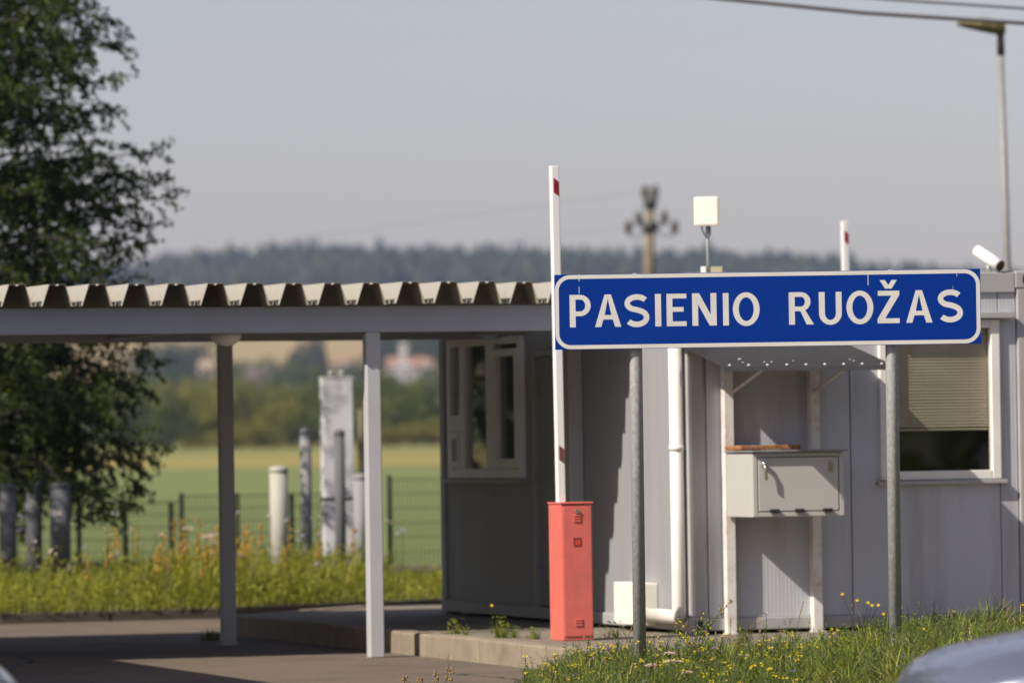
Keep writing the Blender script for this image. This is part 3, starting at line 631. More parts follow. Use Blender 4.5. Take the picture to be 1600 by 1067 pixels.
for ch, x0, x1, yb in (('P', 890.5, 923.5, 511.6), ('A', 929.8, 970.8, 511), ('S', 976, 1015.6, 511), ('I', 1024, 1033.4, 510), ('E', 1042, 1073, 509.8), ('N', 1082, 1120, 509), ('I', 1130, 1139, 508.6), ('O', 1145.5, 1187.3, 508.6),
                       ('R', 1233, 1272, 507.4), ('U', 1280, 1315.6, 507), ('O', 1323, 1365, 506), ('Z', 1371.3, 1405.8, 505.2), ('A', 1416, 1457, 504.4), ('S', 1465.5, 1505.6, 503.6)):
    letter(ch, x0, x1, yb)
letter('v', 1374.5, 1401.5, 451.2, 'letter_caron')
for (xa, ya, xb, yb_) in ((905, 428, 904.5, 440), (905, 448, 904.6, 459), (1356.5, 425, 1356, 446), (1495, 421, 1494.8, 432), (1382, 534, 1382.2, 538), (1489, 447, 1489, 454)):
    (x0_, z0_), (x1_, z1_) = sl(xa, ya), sl(xb, yb_); boxo('scratch', sign_white, pl, min(x0_, x1_) - .0005, max(x0_, x1_) + .0005, -0.0012, -0.0007, ZC + z1_, ZC + z0_)
def bank(x, y):                        # grassy bank the sign stands on
    kx = min(1, max(0, (x + 0.22) / 0.75)); kx = kx * kx * (3 - 2 * kx)
    ky = min(1, max(0, (y - 28) / 4.8)) * min(1, max(0, (37.6 - y) / 3.2)); ky = ky * ky * (3 - 2 * ky) if ky < 1 else 1
    r_ = min(1, max(0, (x - 1.55) / 0.8)); r_ = r_ * r_ * (3 - 2 * r_)
    z = (0.165 + 0.145 * r_) * kx * ky + 0.02 * math.sin(x * 4 + y) * kx * ky
    return z - 0.06 + 0.06 * kx * ky
for pxc in (994.5, 1394.5):
    q = P(pxc, 600, SD + 0.07); x = q.x - sc_.x
    q2 = P(pxc + 4, 1000, SD + 0.07)
    zt = ZC + SH / 2 - 0.022
    bm = nbm(); tube(bm, [(q2.x - sc_.x + 0.003, 0.072, -0.05), (x, 0.072, ZC), (x - 0.002, 0.072, zt)], 0.0375, 24); po = obj('post', bm, galv, sgn)
    bm = nbm(); lathe(bm, [(0.04, 0), (0.04, 0.012), (0.03, 0.022), (0.008, 0.026)], x - 0.002, 0.072, zt, 18); obj('post_cap', bm, white, po)
    for dz in (-0.12, 0.12):
        boxo('clamp', galv, po, x - 0.06, x + 0.06, 0.0205, 0.033, ZC + dz - 0.015, ZC + dz + 0.015, 0.003)

# ================================================================== roof-top things and street furniture
# antenna
ad = P(1103, 331, 41.0)
an = thing('panel_antenna', 'small cream panel antenna on a thin mast above the cabin roof', 'antenna', (P(1107, 420, 41.0).x, 41.0, ZT + 0.004))
mz = ad.z - ZT - 0.004
bm = nbm(); tube(bm, [(0, 0, 0), (-0.005, 0, mz)], 0.013, 12); obj('mast', bm, mat('mast_grey', (0.32, 0.36, 0.35), 0.45, 0.3), an)
bm = nbm(); lathe(bm, [(0.09, 0), (0.09, 0.01)], 0, 0, 0, 12); obj('mast_foot', bm, galv, an)
bm = nbm(); box(bm, -0.092, 0.088, -0.075, -0.035, mz - 0.105, mz + 0.105, 0.016); o = obj('panel', bm, mat('antenna_cream', (0.82, 0.78, 0.66), 0.4, var=0.02), an); o.rotation_euler = (0, 0, R(-8))
bm = nbm(); box(bm, -0.05, 0.05, -0.034, 0.016, mz - 0.06, mz + 0.06, 0.006); obj('bracket', bm, mat('mast_dark', (0.08, 0.09, 0.09), 0.5), an)
bm = nbm(); tube(bm, [(-0.045, -0.03, mz - 0.105), (-0.04, -0.03, mz - 0.14), (-0.01, -0.03, mz - 0.19), (0.016, -0.02, mz - 0.17), (0.014, 0.0, mz - 0.08)], 0.006, 8); obj('cable', bm, wire_m, an)
for x0, x1, zz, mt in ((-0.05, -0.015, 0.42, white), (0.02, 0.10, 0.42, mat('tan_box', (0.4, 0.36, 0.24), 0.6))):
    pass
zbx = P(1107, 418, 41.0).z - ZT
boxo('clamp_block', white, an, -0.055, -0.018, -0.04, 0.02, zbx - 0.06, zbx + 0.002, 0.004); boxo('clamp_block', mat('tan_box', (0.4, 0.36, 0.24), 0.6), an, 0.016, 0.10, -0.04, 0.03, zbx - 0.06, zbx, 0.004)
# security camera on the front right corner
sq = on_s(1545, 405, 0.1)
cm = thing('security_camera', 'white tubular security camera on the cabin roof corner', 'camera', glob(sq.x, 0.1, ZT + 0.004), TH)
czz = sq.z - ZT
bm = nbm(); pA = Vector((-0.05, 0.10, czz + 0.062)); pB = Vector((0.045, -0.10, czz - 0.055)); tube(bm, [pA, pA * .5 + pB * .5, pB], [0.04, 0.043, 0.044], 18); obj('housing', bm, mat('camera_white', (0.8, 0.79, 0.77), 0.4, var=0.02), cm)
bm = nbm(); dcam = (pB - pA).normalized(); tube(bm, [pB + dcam * 0.001, pB + dcam * 0.006], 0.036, 16); obj('lens', bm, dark_m, cm)
bm = nbm(); tube(bm, [(0, 0, 0), (0, 0.02, czz - 0.03)], 0.016, 10); obj('stand', bm, galv, cm)
# street lamp
LD = 60.0
pb_ = P(1574, 415, LD); pt_ = P(1563.5, 62, LD)
st = thing('street_lamp', 'tall slim street lamp with a flat dark head behind the cabin', 'street lamp', (pb_.x + 0.12, LD, 0.0))
bx = pb_.x + 0.12; ex_ = P(1563.5, 62, LD)
bm = nbm(); tube(bm, [(0, 0, 0), (pb_.x - bx, 0, pb_.z), (ex_.x - bx, 0, P(1563, 85, LD).z)], [0.055, 0.038, 0.031], 14); obj('pole', bm, mat('lamp_pole', (0.24, 0.24, 0.235), 0.55, 0.2), st)
hz_ = P(1563, 45, LD).z
bm = nbm(); tube(bm, [(ex_.x - bx, 0, P(1563, 86, LD).z), (ex_.x - bx, 0, hz_ - 0.05), (ex_.x - bx - 0.02, 0, hz_)], [0.042, 0.038, 0.05], 12); obj('neck', bm, mat('lamp_dark', (0.07, 0.07, 0.06), 0.5), st)
bm = nbm(); hx0 = P(1495, 40, LD).x - bx; hx1 = ex_.x - bx + 0.05
pr = [(0, 0.0, 0.012, 0.03), (0.12, 0.0, 0.03, 0.09), (0.5, -0.01, 0.055, 0.13), (0.8, -0.03, 0.06, 0.11), (1.0, -0.04, 0.045, 0.06)]
rings = []
for u, dz, hh, hw in pr:
    x = hx0 + (hx1 - hx0) * u; zc = P(1495, 38, LD).z + dz - u * 0.02
    rings.append([bm.verts.new((x, hw * math.cos(t_), zc + 1.5 * hh * math.sin(t_) * (1 if math.sin(t_) > 0 else .8))) for t_ in [2 * math.pi * k / 12 for k in range(12)]])
for r0, r1 in zip(rings, rings[1:]):
    for k in range(12): bm.faces.new((r0[k], r0[(k + 1) % 12], r1[(k + 1) % 12], r1[k]))
bm.faces.new(rings[0]); bm.faces.new(rings[-1][::-1]); obj('lamp_head', bm, mat('lamp_head_olive', (0.1, 0.085, 0.03), 0.5), st)
# utility pole
UD = 140.0
ub = P(1014, 420, UD); ut = P(1016, 318, UD)
up = thing('utility_pole', 'concrete utility pole with two tiers of insulators beyond the cabin', 'utility pole', (ub.x, UD, 0.0))
zt = ut.z
bm = nbm(); tube(bm, [(0.0, 0, -0.3), (0, 0, ub.z), (ut.x - ub.x, 0, zt)], [0.2, 0.135, 0.10], 8); obj('pole', bm, pole_conc, up)
def UP(pxx, pyy): q = P(pxx, pyy, UD); return Vector((q.x - ub.x, 0, q.z))
for c_, r_ in (((1016, 318), 0.16), ((1016, 355), 0.2)):
    q = UP(*c_); bm = nbm(); lathe(bm, [(r_, -0.12), (r_, 0.12)], q.x, 0, q.z, 10); obj('collar', bm, dark_m, up)
ins = mat('insulator', (0.07, 0.055, 0.045), 0.4)
for (r0, tip) in (((1013, 320), (1008, 299)), ((1019, 320), (1023, 299)), ((1014, 353), (998, 340)), ((1018, 353), (1038, 339)), ((1014, 356), (982, 354)), ((1018, 356), (1054, 354))):
    a_ = UP(*r0); e_ = UP(*tip); bm = nbm()
    elb = Vector((e_.x, 0, a_.z)) if tip[1] < 345 else Vector((e_.x, 0, a_.z - 0.18)); mid_ = Vector(((a_.x + elb.x) / 2, 0, elb.z - (0.05 if tip[1] > 345 else 0)))
    tube(bm, [a_, mid_, elb, e_ + Vector((0, 0, -0.12))], 0.019, 6); arm_ = obj('bracket', bm, dark_m, up)
    bm = nbm(); lathe(bm, [(0.07, -0.17), (0.11, -0.08), (0.08, -0.02), (0.11, 0.05), (0.05, 0.15)], e_.x, 0, e_.z, 10); obj('insulator', bm, ins, arm_)
# wires
def cable(name, pts, rad, label):
    bm = nbm(); P_ = []
    for (a_, b_) in zip(pts, pts[1:]):
        for i in range(8): P_.append(a_.lerp(b_, i / 8))
    P_.append(pts[-1]); n_ = len(P_)
    tube(bm, P_, rad, 5); tag(obj(name, bm, wire_m), label, 'cable')
def sag(p0, p1, s_):
    return [p0.lerp(p1, u) - Vector((0, 0, s_ * 4 * u * (1 - u))) for u in (0, .25, .5, .75, 1)]
for pts, r_, lb in (([P(x, y, 52) for x, y in ((-2600, -700), (600, -75), (900, -25), (1130, -1), (1350, 21), (1600, 37), (2200, 60), (5200, 60))], 0.021, 'thicker dark cable running just above the street lamp'),
                    ([P(x, y, 54) for x, y in ((-2600, -620), (900, -60), (1150, -22), (1390, 0), (1600, 14), (2200, 30), (5200, 30))], 0.014, 'thinner dark cable crossing the upper corner of the sky')):
    cable('overhead_cable', pts, r_, lb)
pw = [UP(1008, 299), UP(982, 354)]
for i, q in enumerate(pw):
    p0 = Vector((ub.x, UD, 0)) + q + Vector((0, 0, 0.0))
    cable('overhead_cable', sag(p0, Vector((-60, 210, 5.5 + 1 - i * 0.6)), 1.2), 0.006, ['faint wire leaving the top insulators of the concrete pole', 'faint wire leaving the lower insulators of the concrete pole'][i])

# ================================================================== bollards and fence on the verge
def bollard(pxc, top, wpx, D, mt, label, cap=True, zb=0.08):
    q = P(pxc, top, D); r_ = wpx / 2 / F * D
    t = thing('concrete_post', label, 'post', (q.x, D, zb))
    h = q.z - zb
    bm = nbm(); lathe(bm, [(r_, 0), (r_, h * .5), (r_ * .99, h - 0.05)], seg=22); obj('shaft', bm, mt, t)
    bm = nbm(); lathe(bm, [(r_ * 1.06, h - 0.0495), (r_ * 1.06, h - 0.03), (r_ * .98, h - 0.012), (r_ * .8, h), (r_ * .4, h + 0.008), (r_ * .02, h + 0.01)], seg=22); obj('cap', bm, mt, t)
pale = mat('post_pale', (0.36, 0.35, 0.31), 0.7, var=0.06, scale=5)
shadep = mat('post_shaded', (0.10, 0.105, 0.115), 0.75, var=0.15, scale=6)  # same concrete posts, tree shade put into the colour
bollard(435, 729, 29, 54, pale, 'short pale round post with a domed cap in the flowers')
bollard(477, 670, 18, 57.5, post_conc, 'slim grey round post beside the mottled pillar')
bollard(563, 741, 23, 56, post_conc, 'stout grey round post between mottled pillar and canopy post')
bollard(530, 672, 17, 55, shadep, 'slim shaded round post in front of the mottled pillar')
bollard(12, 757, 27, 55, shadep, 'grey round post under the tree at the kerb end')
bollard(52, 752, 26, 56, shadep, 'shaded round post under the tree, middle of three')
bollard(93, 754, 32, 55.5, shadep, 'thick shaded round post under the tree beside the fence')
# pillar mottled with painted leaf shade, two lamps on top
MD = 57.0; q = P(525, 592, MD)
mp_ = thing('gate_pillar', 'tall pale pillar mottled with painted leaf shade, two small white globes on top', 'pillar', (q.x, MD, 0.08), R(12))
hw = 24 / F * MD; hh = q.z - 0.08
mott_shade = mat('white_leaf_shade', (0.56, 0.57, 0.6), 0.6, var=0.15, scale=5, dirt=(0.14, 0.15, 0.18), dirt_scale=3.6, dirt_amt=0.95, stretch=(1, 1, .7))  # dark blotches paint in the dappled leaf shade
boxo('shaft', mott_shade, mp_, -hw, hw, -0.1, 0.1, 0, hh, 0.01)
boxo('cap', mott_shade, mp_, -hw - 0.006, hw + 0.006, -0.106, 0.106, hh + 0.001, hh + 0.02, 0.004)
boxo('strap', dark_m, mp_, -hw - 0.004, hw + 0.004, -0.104, 0.104, hh * .42, hh * .42 + 0.03); boxo('strap', dark_m, mp_, -hw - 0.004, hw + 0.004, -0.104, 0.104, hh * .14, hh * .14 + 0.03)
for x in (-0.05, 0.06):
    bm = nbm(); tube(bm, [(x, 0, hh + 0.02), (x, 0, hh + 0.04)], 0.02, 10); sph(bm, (x, 0, hh + 0.055), 0.034, 12, 8); obj('globe', bm, post_conc, mp_)
# timber stake behind, thin sign post (tan) near the pillar
bm = nbm(); qa = P(562, 640, 66); tube(bm, [(0, 0, 0), (0.02, 0, qa.z - 0.05)], 0.045, 8); o = obj('timber_post', bm, mat('timber_tan', (0.13, 0.11, 0.07), 0.9)); o.location = (qa.x, 66, 0.05); tag(o, 'thin tan timber post standing right of the mottled pillar', 'post')
# wire panel fences
def fence(name, label, x0, x1, top, D0, D1, posts, ptop):
    a_ = P(x0, top, D0); b_ = P(x1, top, D1); t = thing(name, label, 'fence', (a_.x, a_.y, 0.02))
    org = Vector((a_.x, a_.y, 0.02)); hz = a_.z - 0.02; dl = Vector((b_.x - a_.x, b_.y - a_.y, 0)); ln = dl.length; dn = dl / ln
    bm = nbm(); n_ = int(ln / 0.05)
    for i in range(n_ + 1):
        p_ = dn * (ln * i / n_); tube(bm, [p_ + Vector((0, 0, 0.05)), p_ + Vector((0, 0, hz))], 0.0035, 4, False)
    o = obj('mesh_wires', bm, fence_g, t, False); o['kind'] = 'stuff'
    for k in range(7):
        z_ = 0.06 + (hz - 0.08) * k / 6; bm = nbm(); tube(bm, [Vector((0, 0.008, z_)), dl + Vector((0, 0.008, z_))], 0.0045, 5); obj('rail', bm, fence_g, t)
    for pp in posts:
        q_ = P(pp, ptop, D0 + (D1 - D0) * (pp - x0) / (x1 - x0)); v = q_ - org
        boxo('post', fence_g, t, v.x - 0.025, v.x + 0.025, v.y + 0.016, v.y + 0.076, -0.05, v.z, 0.004)
fence('mesh_fence', 'low green wire mesh fence under the tree', -160, 282, 788, 64, 64, (-110, -30, 45, 122, 195, 267), 784)
fence('mesh_fence', 'green wire mesh fence behind the round posts', 283, 574, 772, 66, 66, (283, 370, 455, 560), 770)
fence('mesh_fence', 'taller green wire mesh fence right beside the cabin', 606, 1000, 746, 67, 67, (608, 700, 790), 742)

exec_marker = True

# ================================================================== vegetation helpers
class Foliage:
    def __init__(s): s.V = []; s.F = []; s.I = []
    def quad(s, p, d, up, l, w, mi):      # a pointed leaf: rhombus folded along its midrib
        n = len(s.V); side = d.cross(up)
        if side.length < 1e-4: side = Vector((1, 0, 0))
        side.normalize(); nn = side.cross(d)
        s.V += [tuple(p), tuple(p + d * l * .45 + side * w / 2 + nn * w * .12), tuple(p + d * l), tuple(p + d * l * .45 - side * w / 2 + nn * w * .12)]
        s.F += [(n, n + 1, n + 2, n + 3)]; s.I.append(mi)
    def blade(s, p, az, h, lean, w, mi, seg=3, kink=1.0):
        n = len(s.V); dx, dy = math.cos(az), math.sin(az); sx_, sy_ = -dy * w / 2, dx * w / 2
        for i in range(seg):
            u = i / seg; r_ = lean * h * (u ** (1.6 * kink)); z_ = h * u * (1 - 0.25 * lean * u); k_ = (1 - u * .55)
            s.V += [(p[0] + dx * r_ - sx_ * k_, p[1] + dy * r_ - sy_ * k_, p[2] + z_), (p[0] + dx * r_ + sx_ * k_, p[1] + dy * r_ + sy_ * k_, p[2] + z_)]
        s.V.append((p[0] + dx * lean * h, p[1] + dy * lean * h, p[2] + h * (1 - .25 * lean)))
        for i in range(seg - 1): s.F.append((n + 2 * i, n + 2 * i + 1, n + 2 * i + 3, n + 2 * i + 2)); s.I.append(mi)
        s.F.append((n + 2 * seg - 2, n + 2 * seg - 1, n + 2 * seg)); s.I.append(mi)
    def stem(s, pts, r, mi):
        for a_, b_ in zip(pts, pts[1:]):
            n = len(s.V); d = (b_ - a_); x = Vector((1, 0, 0)) * r; y = Vector((0, 1, 0)) * r
            for q in (a_, b_): s.V += [tuple(q + x), tuple(q - x * .5 + y * .87), tuple(q - x * .5 - y * .87)]
            for k in range(3): s.F.append((n + k, n + (k + 1) % 3, n + 3 + (k + 1) % 3, n + 3 + k)); s.I.append(mi)
    def blob(s, c, r, mi, fl=1.0):       # small octahedral bud
        n = len(s.V); j = lambda: random.uniform(.8, 1.2)
        s.V += [(c[0] + r * j(), c[1], c[2]), (c[0] - r * j(), c[1], c[2]), (c[0], c[1] + r * j(), c[2]), (c[0], c[1] - r * j(), c[2]), (c[0], c[1], c[2] + r * fl * j()), (c[0], c[1], c[2] - r * fl * j())]
        for a_, b_, c_ in ((0, 2, 4), (2, 1, 4), (1, 3, 4), (3, 0, 4), (2, 0, 5), (1, 2, 5), (3, 1, 5), (0, 3, 5)): s.F.append((n + a_, n + b_, n + c_)); s.I.append(mi)
    def flower(s, c, r, mi, n_=5, tilt=None):
        c = Vector(c); up = tilt or Vector((random.uniform(-.5, .5), random.uniform(-.8, .1), 1)).normalized()
        a_ = up.cross(Vector((1, 0, 0.1))).normalized(); b_ = up.cross(a_)
        o = random.uniform(0, 6.28)
        for k in range(n_):
            t_ = o + 2 * math.pi * k / n_; s.quad(c, (a_ * math.cos(t_) + b_ * math.sin(t_) + up * .35).normalized(), up, r, r * .75, mi)
    def build(s, name, mats, parent=None): return pyobj(name, s.V, s.F, mats, parent, s.I)
def rv(a=1.0): return Vector((random.uniform(-a, a), random.uniform(-a, a), random.uniform(-a, a)))

# ================================================================== big tree at the left
TD = 57.0
tb = P(-60, 900, TD); TB = Vector((tb.x, TD, 0.08))
tree = thing('tree', 'large dark leafy tree with drooping branches standing behind the canopy', 'tree', TB)
bark = mat('bark', (0.035, 0.03, 0.025), 0.9, var=0.3, scale=12, bump=0.5)
lv = [leaf('leaf_dark', (0.026, 0.044, 0.011)), leaf('leaf_mid', (0.046, 0.07, 0.014)), leaf('leaf_light', (0.10, 0.13, 0.022)), leaf('leaf_brown', (0.10, 0.055, 0.02))]
trunk = [Vector((0, 0, -0.1)), Vector((0.03, 0, 1.2)), Vector((-0.05, 0.05, 3)), Vector((0.05, 0, 5)), Vector((0.0, 0.1, 7.5)), Vector((0.1, 0, 10.3)), Vector((0.1, 0, 12))]
bm = nbm(); tube(bm, trunk, [0.26, 0.2, 0.17, 0.14, 0.1, 0.05, 0.015], 12); obj('trunk', bm, bark, tree)
fo = Foliage(); lb = nbm()
def trunk_at(z):
    for a_, b_ in zip(trunk, trunk[1:]):
        if z <= b_.z: return a_.lerp(b_, max(0, (z - a_.z) / (b_.z - a_.z)))
    return trunk[-1]
def twig(p, d, l, nl):
    d = d.normalized(); q = p.copy(); st_ = l / nl
    for i in range(nl):
        d = (d + Vector((0, 0, -0.11)) + rv(.10)).normalized(); q = q + d * st_
        for _ in range(3):
            ld = (d * .5 + rv(.9) + Vector((0, 0, -.35))).normalized()
            r_ = random.random()
            fo.quad(q + rv(.025), ld, rv().normalized(), random.uniform(.042, .066), random.uniform(.028, .044), 0 if r_ < .5 else 1 if r_ < .86 else 2 if r_ < .994 else 3)
    return q
def branch(tip, z0, droop=0.3, dens=1.0, start=.3):
    a_ = trunk_at(z0); L_ = (tip - a_).length; pts = []
    n_ = 9
    for i in range(n_ + 1):
        u = i / n_; q = a_.lerp(tip, u); q.z += droop * L_ * math.sin(math.pi * min(1, u * 1.05)) * (1 - u * .4) * .8
        pts.append(q + rv(.04) * (1 if 0 < i < n_ else 0))
    tube(lb, pts, [0.03 * (1 - .85 * i / n_) * min(1, L_ / 2.2) for i in range(n_ + 1)], 5, False)
    nt_ = int(L_ * 9 * dens)
    for k in range(nt_):
        u = start + (1 - start) * (k + random.random()) / nt_
        i = min(n_ - 1, int(u * n_)); q = pts[i].lerp(pts[i + 1], u * n_ - i); d = (pts[i + 1] - pts[i]).normalized()
        sd = d.cross(rv().normalized()).normalized()
        twig(q, d * .7 + sd * .8 + Vector((0, 0, .05)), random.uniform(.22, .55) * (1.15 - .5 * u), random.randint(6, 11))
    twig(tip, pts[-1] - pts[-2], .18, 6)
tips = [(200, 45, .6), (206, 75, .4), (150, 25, .7), (190, 118, .4), (188, 165, .4), (165, 178, .3), (130, 190, .3), (160, 60, .5), (120, 110, .4), (95, 60, .4), (110, 165, .3),
        (256, 240, .2), (278, 290, .3), (268, 312, .3), (245, 345, .3), (226, 300, .3), (238, 372, .35), (205, 270, .3), (180, 268, .3), (150, 240, .3), (190, 330, .3), (160, 300, .3), (120, 290, .3), (180, 372, .3), (130, 350, .3), (215, 400, .3),
        (205, 440, .3), (160, 425, .3), (120, 425, .3), (170, 470, .3), (215, 500, .3), (235, 540, .3), (250, 570, .3), (235, 610, .3), (215, 590, .3), (180, 560, .3), (200, 640, .3), (170, 610, .3), (130, 560, .3), (140, 640, .3),
        (258, 692, .35), (245, 712, .3), (228, 732, .3), (236, 760, .3), (205, 785, .3), (185, 806, .35), (160, 770, .35), (150, 730, .3), (110, 745, .3), (85, 770, .3), (60, 790, .35), (30, 760, .3), (100, 690, .3), (140, 690, .3),
        (60, 640, .3), (90, 600, .3), (40, 560, .3), (80, 520, .3), (50, 470, .3), (70, 400, .3), (60, 330, .3), (70, 260, .3), (40, 200, .3), (60, 130, .3), (40, 80, .3), (70, 20, .3), (20, 300, .3), (20, 700, .3), (15, 620, .3), (10, 440, .3), (15, 130, .3), (120, -10, .4), (60, -40, .4), (160, -30, .5)]
for (px_, py_, dr) in tips:
    D = TD + random.uniform(-1.3, 1.3); w = P(px_ - 14, py_, D) - TB
    z0 = max(0.9, min(11, w.z - 0.25 * math.hypot(w.x, w.y) + random.uniform(-.5, .3) + (0.9 if py_ > 500 else 0)))
    branch(w, z0, dr * .55, 1.0)
for (px_, py_, dr) in tips:                 # a second, looser layer inside the outline
    if px_ < 60: continue
    D = TD + random.uniform(-1.6, 1.6); w = P(px_ * random.uniform(.45, .85), py_ + random.uniform(-35, 35), D) - TB
    branch(w, max(0.9, min(11, w.z - .2)), .15, .55 if py_ < 450 else 1.0)
for i in range(190):                        # the rest of the crown
    z_ = random.uniform(1.6, 12.6); rmax = 2.6 * (1 - max(0, (z_ - 3) / 11) ** 2) ** .5 + .2; az = random.uniform(R(100), R(330)) if z_ < 6.8 else random.uniform(0, 6.28)
    r_ = rmax * random.uniform(.5, 1)
    branch(Vector((r_ * math.cos(az), r_ * math.sin(az), z_)), max(.9, min(11.5, z_ - .3 * r_)), .2, .85, .15)
obj('branches', lb, bark, tree)
fo.build('crown', lv, tree)

for (x, y, rz, lbl) in ((-8.0, 52.7, 2.1, 'unseen leafy tree added to shade the round posts'), (-12.5, 61.0, 4.0, 'leafy tree mirrored in the dark cabin window')):  # first copy is unseen, added and sized to shade the posts
    t2 = copy_tree(tree); t2.location = (x, y, 0.08); t2.rotation_euler = (0, 0, rz); t2.scale = (.45,) * 3 if x > -10 else (1, 1, 1); t2['label'] = lbl

# ================================================================== distant trees
fgreen = [leaf('far_leaf_a', (0.11, 0.13, 0.028)), leaf('far_leaf_b', (0.2, 0.2, 0.04)), leaf('far_leaf_c', (0.038, 0.056, 0.018)), leaf('far_leaf_d', (0.2, 0.17, 0.04))]
def crown_mesh(kind, seed, nl):
    rnd = random.Random(seed); f = Foliage()
    cl = [(Vector((rnd.uniform(-.55, .55), rnd.uniform(-.5, .5), rnd.uniform(.25, .85))), rnd.uniform(.16, .34)) for _ in range(11)]
    for i in range(nl):
        if kind == 'conifer':
            z_ = rnd.random() ** 1.4; r_ = (1 - z_) * .32 * (0.6 + 0.4 * rnd.random()) * (1 + .25 * math.sin(z_ * 40)) + .02; a_ = rnd.uniform(0, 6.28)
            p = Vector((r_ * math.cos(a_), r_ * math.sin(a_), .08 + .92 * z_)); d = Vector((math.cos(a_), math.sin(a_), -.4)); mi = 2
        else:
            c, rr = rnd.choice(cl); d = Vector((rnd.gauss(0, 1), rnd.gauss(0, 1), rnd.gauss(0, 1))).normalized(); p = c + d * rr * rnd.uniform(.7, 1); d = (d + Vector((0, 0, -.3))).normalized()
            mi = {'tree': 0, 'bush': 1, 'dark': 2, 'gold': 3}[kind] if rnd.random() < .75 else rnd.choice((0, 1))
            if p.z < .04: p.z = .04
        f.quad(p, d.normalized(), Vector((rnd.uniform(-1, 1), rnd.uniform(-1, 1), rnd.uniform(-1, 1))).normalized(), rnd.uniform(.07, .13), rnd.uniform(.05, .10), mi)
    me_o = f.build('crown', fgreen); me = me_o.data; bpy.data.objects.remove(me_o); return me
CM = {k: [crown_mesh(k, s_ * 7 + len(k), 1000) for s_ in range(3)] for k in ('tree', 'bush', 'dark', 'gold', 'conifer')}
bm = nbm(); tube(bm, [(0, 0, -0.05), (0, 0, .5)], [.035, .02], 6); tko = obj('trunk', bm, bark); TKM = tko.data; bpy.data.objects.remove(tko)
LBL = {'tree': ('leafy green tree in the belt beyond the field', 'tree', 'trees beyond the field'), 'bush': ('light green bushy tree in the belt beyond the field', 'tree', 'bushy trees beyond the field'),
       'dark': ('dark dense tree in the belt beyond the field', 'tree', 'dark trees beyond the field'), 'gold': ('yellowish bush at the foot of the tree belt', 'bush', 'yellowish bushes beyond the field'), 'conifer': ('tall dark conifer standing before the straw coloured slope', 'tree', 'conifers before the straw slope')}
def ftree(kind, pxc, D, hpx, wpx, sink=0.0, row=''):
    x = (pxc - 800) / F * D; z = hill(x, D); h = hpx / F * D; w = wpx / F * D
    l, c, g = LBL[kind]
    if kind != 'conifer': r_ = 'at the edge of the field, lowest row' if D < 504 else 'in the front row beyond the field' if D < 600 else 'in the second row beyond the field' if D < 800 else 'around the far farmhouses' if D < 1400 else 'below the straw slope'; l = {'tree': 'leafy green tree ', 'bush': 'light green bushy tree ', 'dark': 'dark dense tree ', 'gold': 'yellowish bush '}[kind] + r_; g = {'tree': 'leafy trees ', 'bush': 'bushy trees ', 'dark': 'dark trees ', 'gold': 'yellow bushes '}[kind] + r_
    t = thing(kind.replace('dark', 'dense_tree').replace('gold', 'bush').replace('tree', 'tree') if kind != 'conifer' else 'conifer_tree', l, c, (x, D, z - sink), random.uniform(0, 6.28), g)
    if t.name.startswith('dense_dense'): t.name = 'dense_tree'
    for nm, me, mt in (('trunk', TKM, None), ('crown', random.choice(CM[kind]), None)):
        o = bpy.data.objects.new(nm, me); C.objects.link(o); o.parent = t; o.scale = (w, w, h)
rt = random.Random(3)
x = -350
while x < 1900:                            # front row of the belt
    k = rt.choice(['dark', 'tree', 'bush', 'tree', 'dark']); ftree(k, x, rt.uniform(505, 560), rt.uniform(55, 100) * (.85 if 380 < x < 460 else 1), rt.uniform(45, 75)); x += rt.uniform(15, 30) * (1 if 150 < x < 760 else 1.8)
x = 160
while x < 760:
    k = rt.choice(['tree', 'bush', 'dark', 'bush', 'tree']); ftree(k, x, rt.uniform(620, 760), rt.uniform(50, 78), rt.uniform(45, 70)); x += rt.uniform(22, 38)
x = 190
while x < 720:                             # scrub in front
    ftree('dark' if rt.random() < .6 else 'bush', x, rt.uniform(495, 503), rt.uniform(22, 45), rt.uniform(35, 60)); x += rt.uniform(20, 34)
for x in (585, 612, 640, 672, 700): ftree('gold', x, 490, rt.uniform(18, 32), rt.uniform(36, 50))
x = 120
while x < 760:                             # trees round the far houses
    if not (400 < x < 455): ftree(rt.choice(['tree', 'dark', 'tree']), x, rt.uniform(950, 1180), rt.uniform(24, 44), rt.uniform(34, 58))
    x += rt.uniform(20, 36)
for x, h_ in ((470, 66), (486, 78), (501, 70), (457, 52), (577, 60), (590, 50), (265, 56), (280, 48)): ftree('conifer', x, 1480 + rt.uniform(-20, 20), h_ * 1.05, 42)
ring = [(-44, y) for y in range(-24, 48, 8)] + [(x, -32) for x in range(-40, 41, 8)] + [(42, y) for y in range(-24, 60, 9)]
ring += [(-14.5, 63), (-19, 58), (-20.5, 66), (-26, 57), (-27, 66), (-33, 58), (-34, 67), (-40, 56)]
for (x_, y_) in ring:                      # unseen trees added to screen off low sky and deepen the shade
    t = thing('occluder_tree', 'unseen tall tree added around the viewer to block low sky light', 'tree', (x_ + rt.uniform(-2, 2), y_ + rt.uniform(-2, 2), -0.1), rt.uniform(0, 6), 'unseen trees added around the viewer'); h_ = rt.uniform(10, 14); w_ = rt.uniform(8, 10.5)
    for nm, me in (('trunk', TKM), ('crown', rt.choice(CM['tree']))):
        o = bpy.data.objects.new(nm, me); C.objects.link(o); o.parent = t; o.scale = (w_, w_, h_)
x = 600
while x < 760: ftree('dark', x, rt.uniform(1560, 1700), rt.uniform(48, 66), 44); x += 14
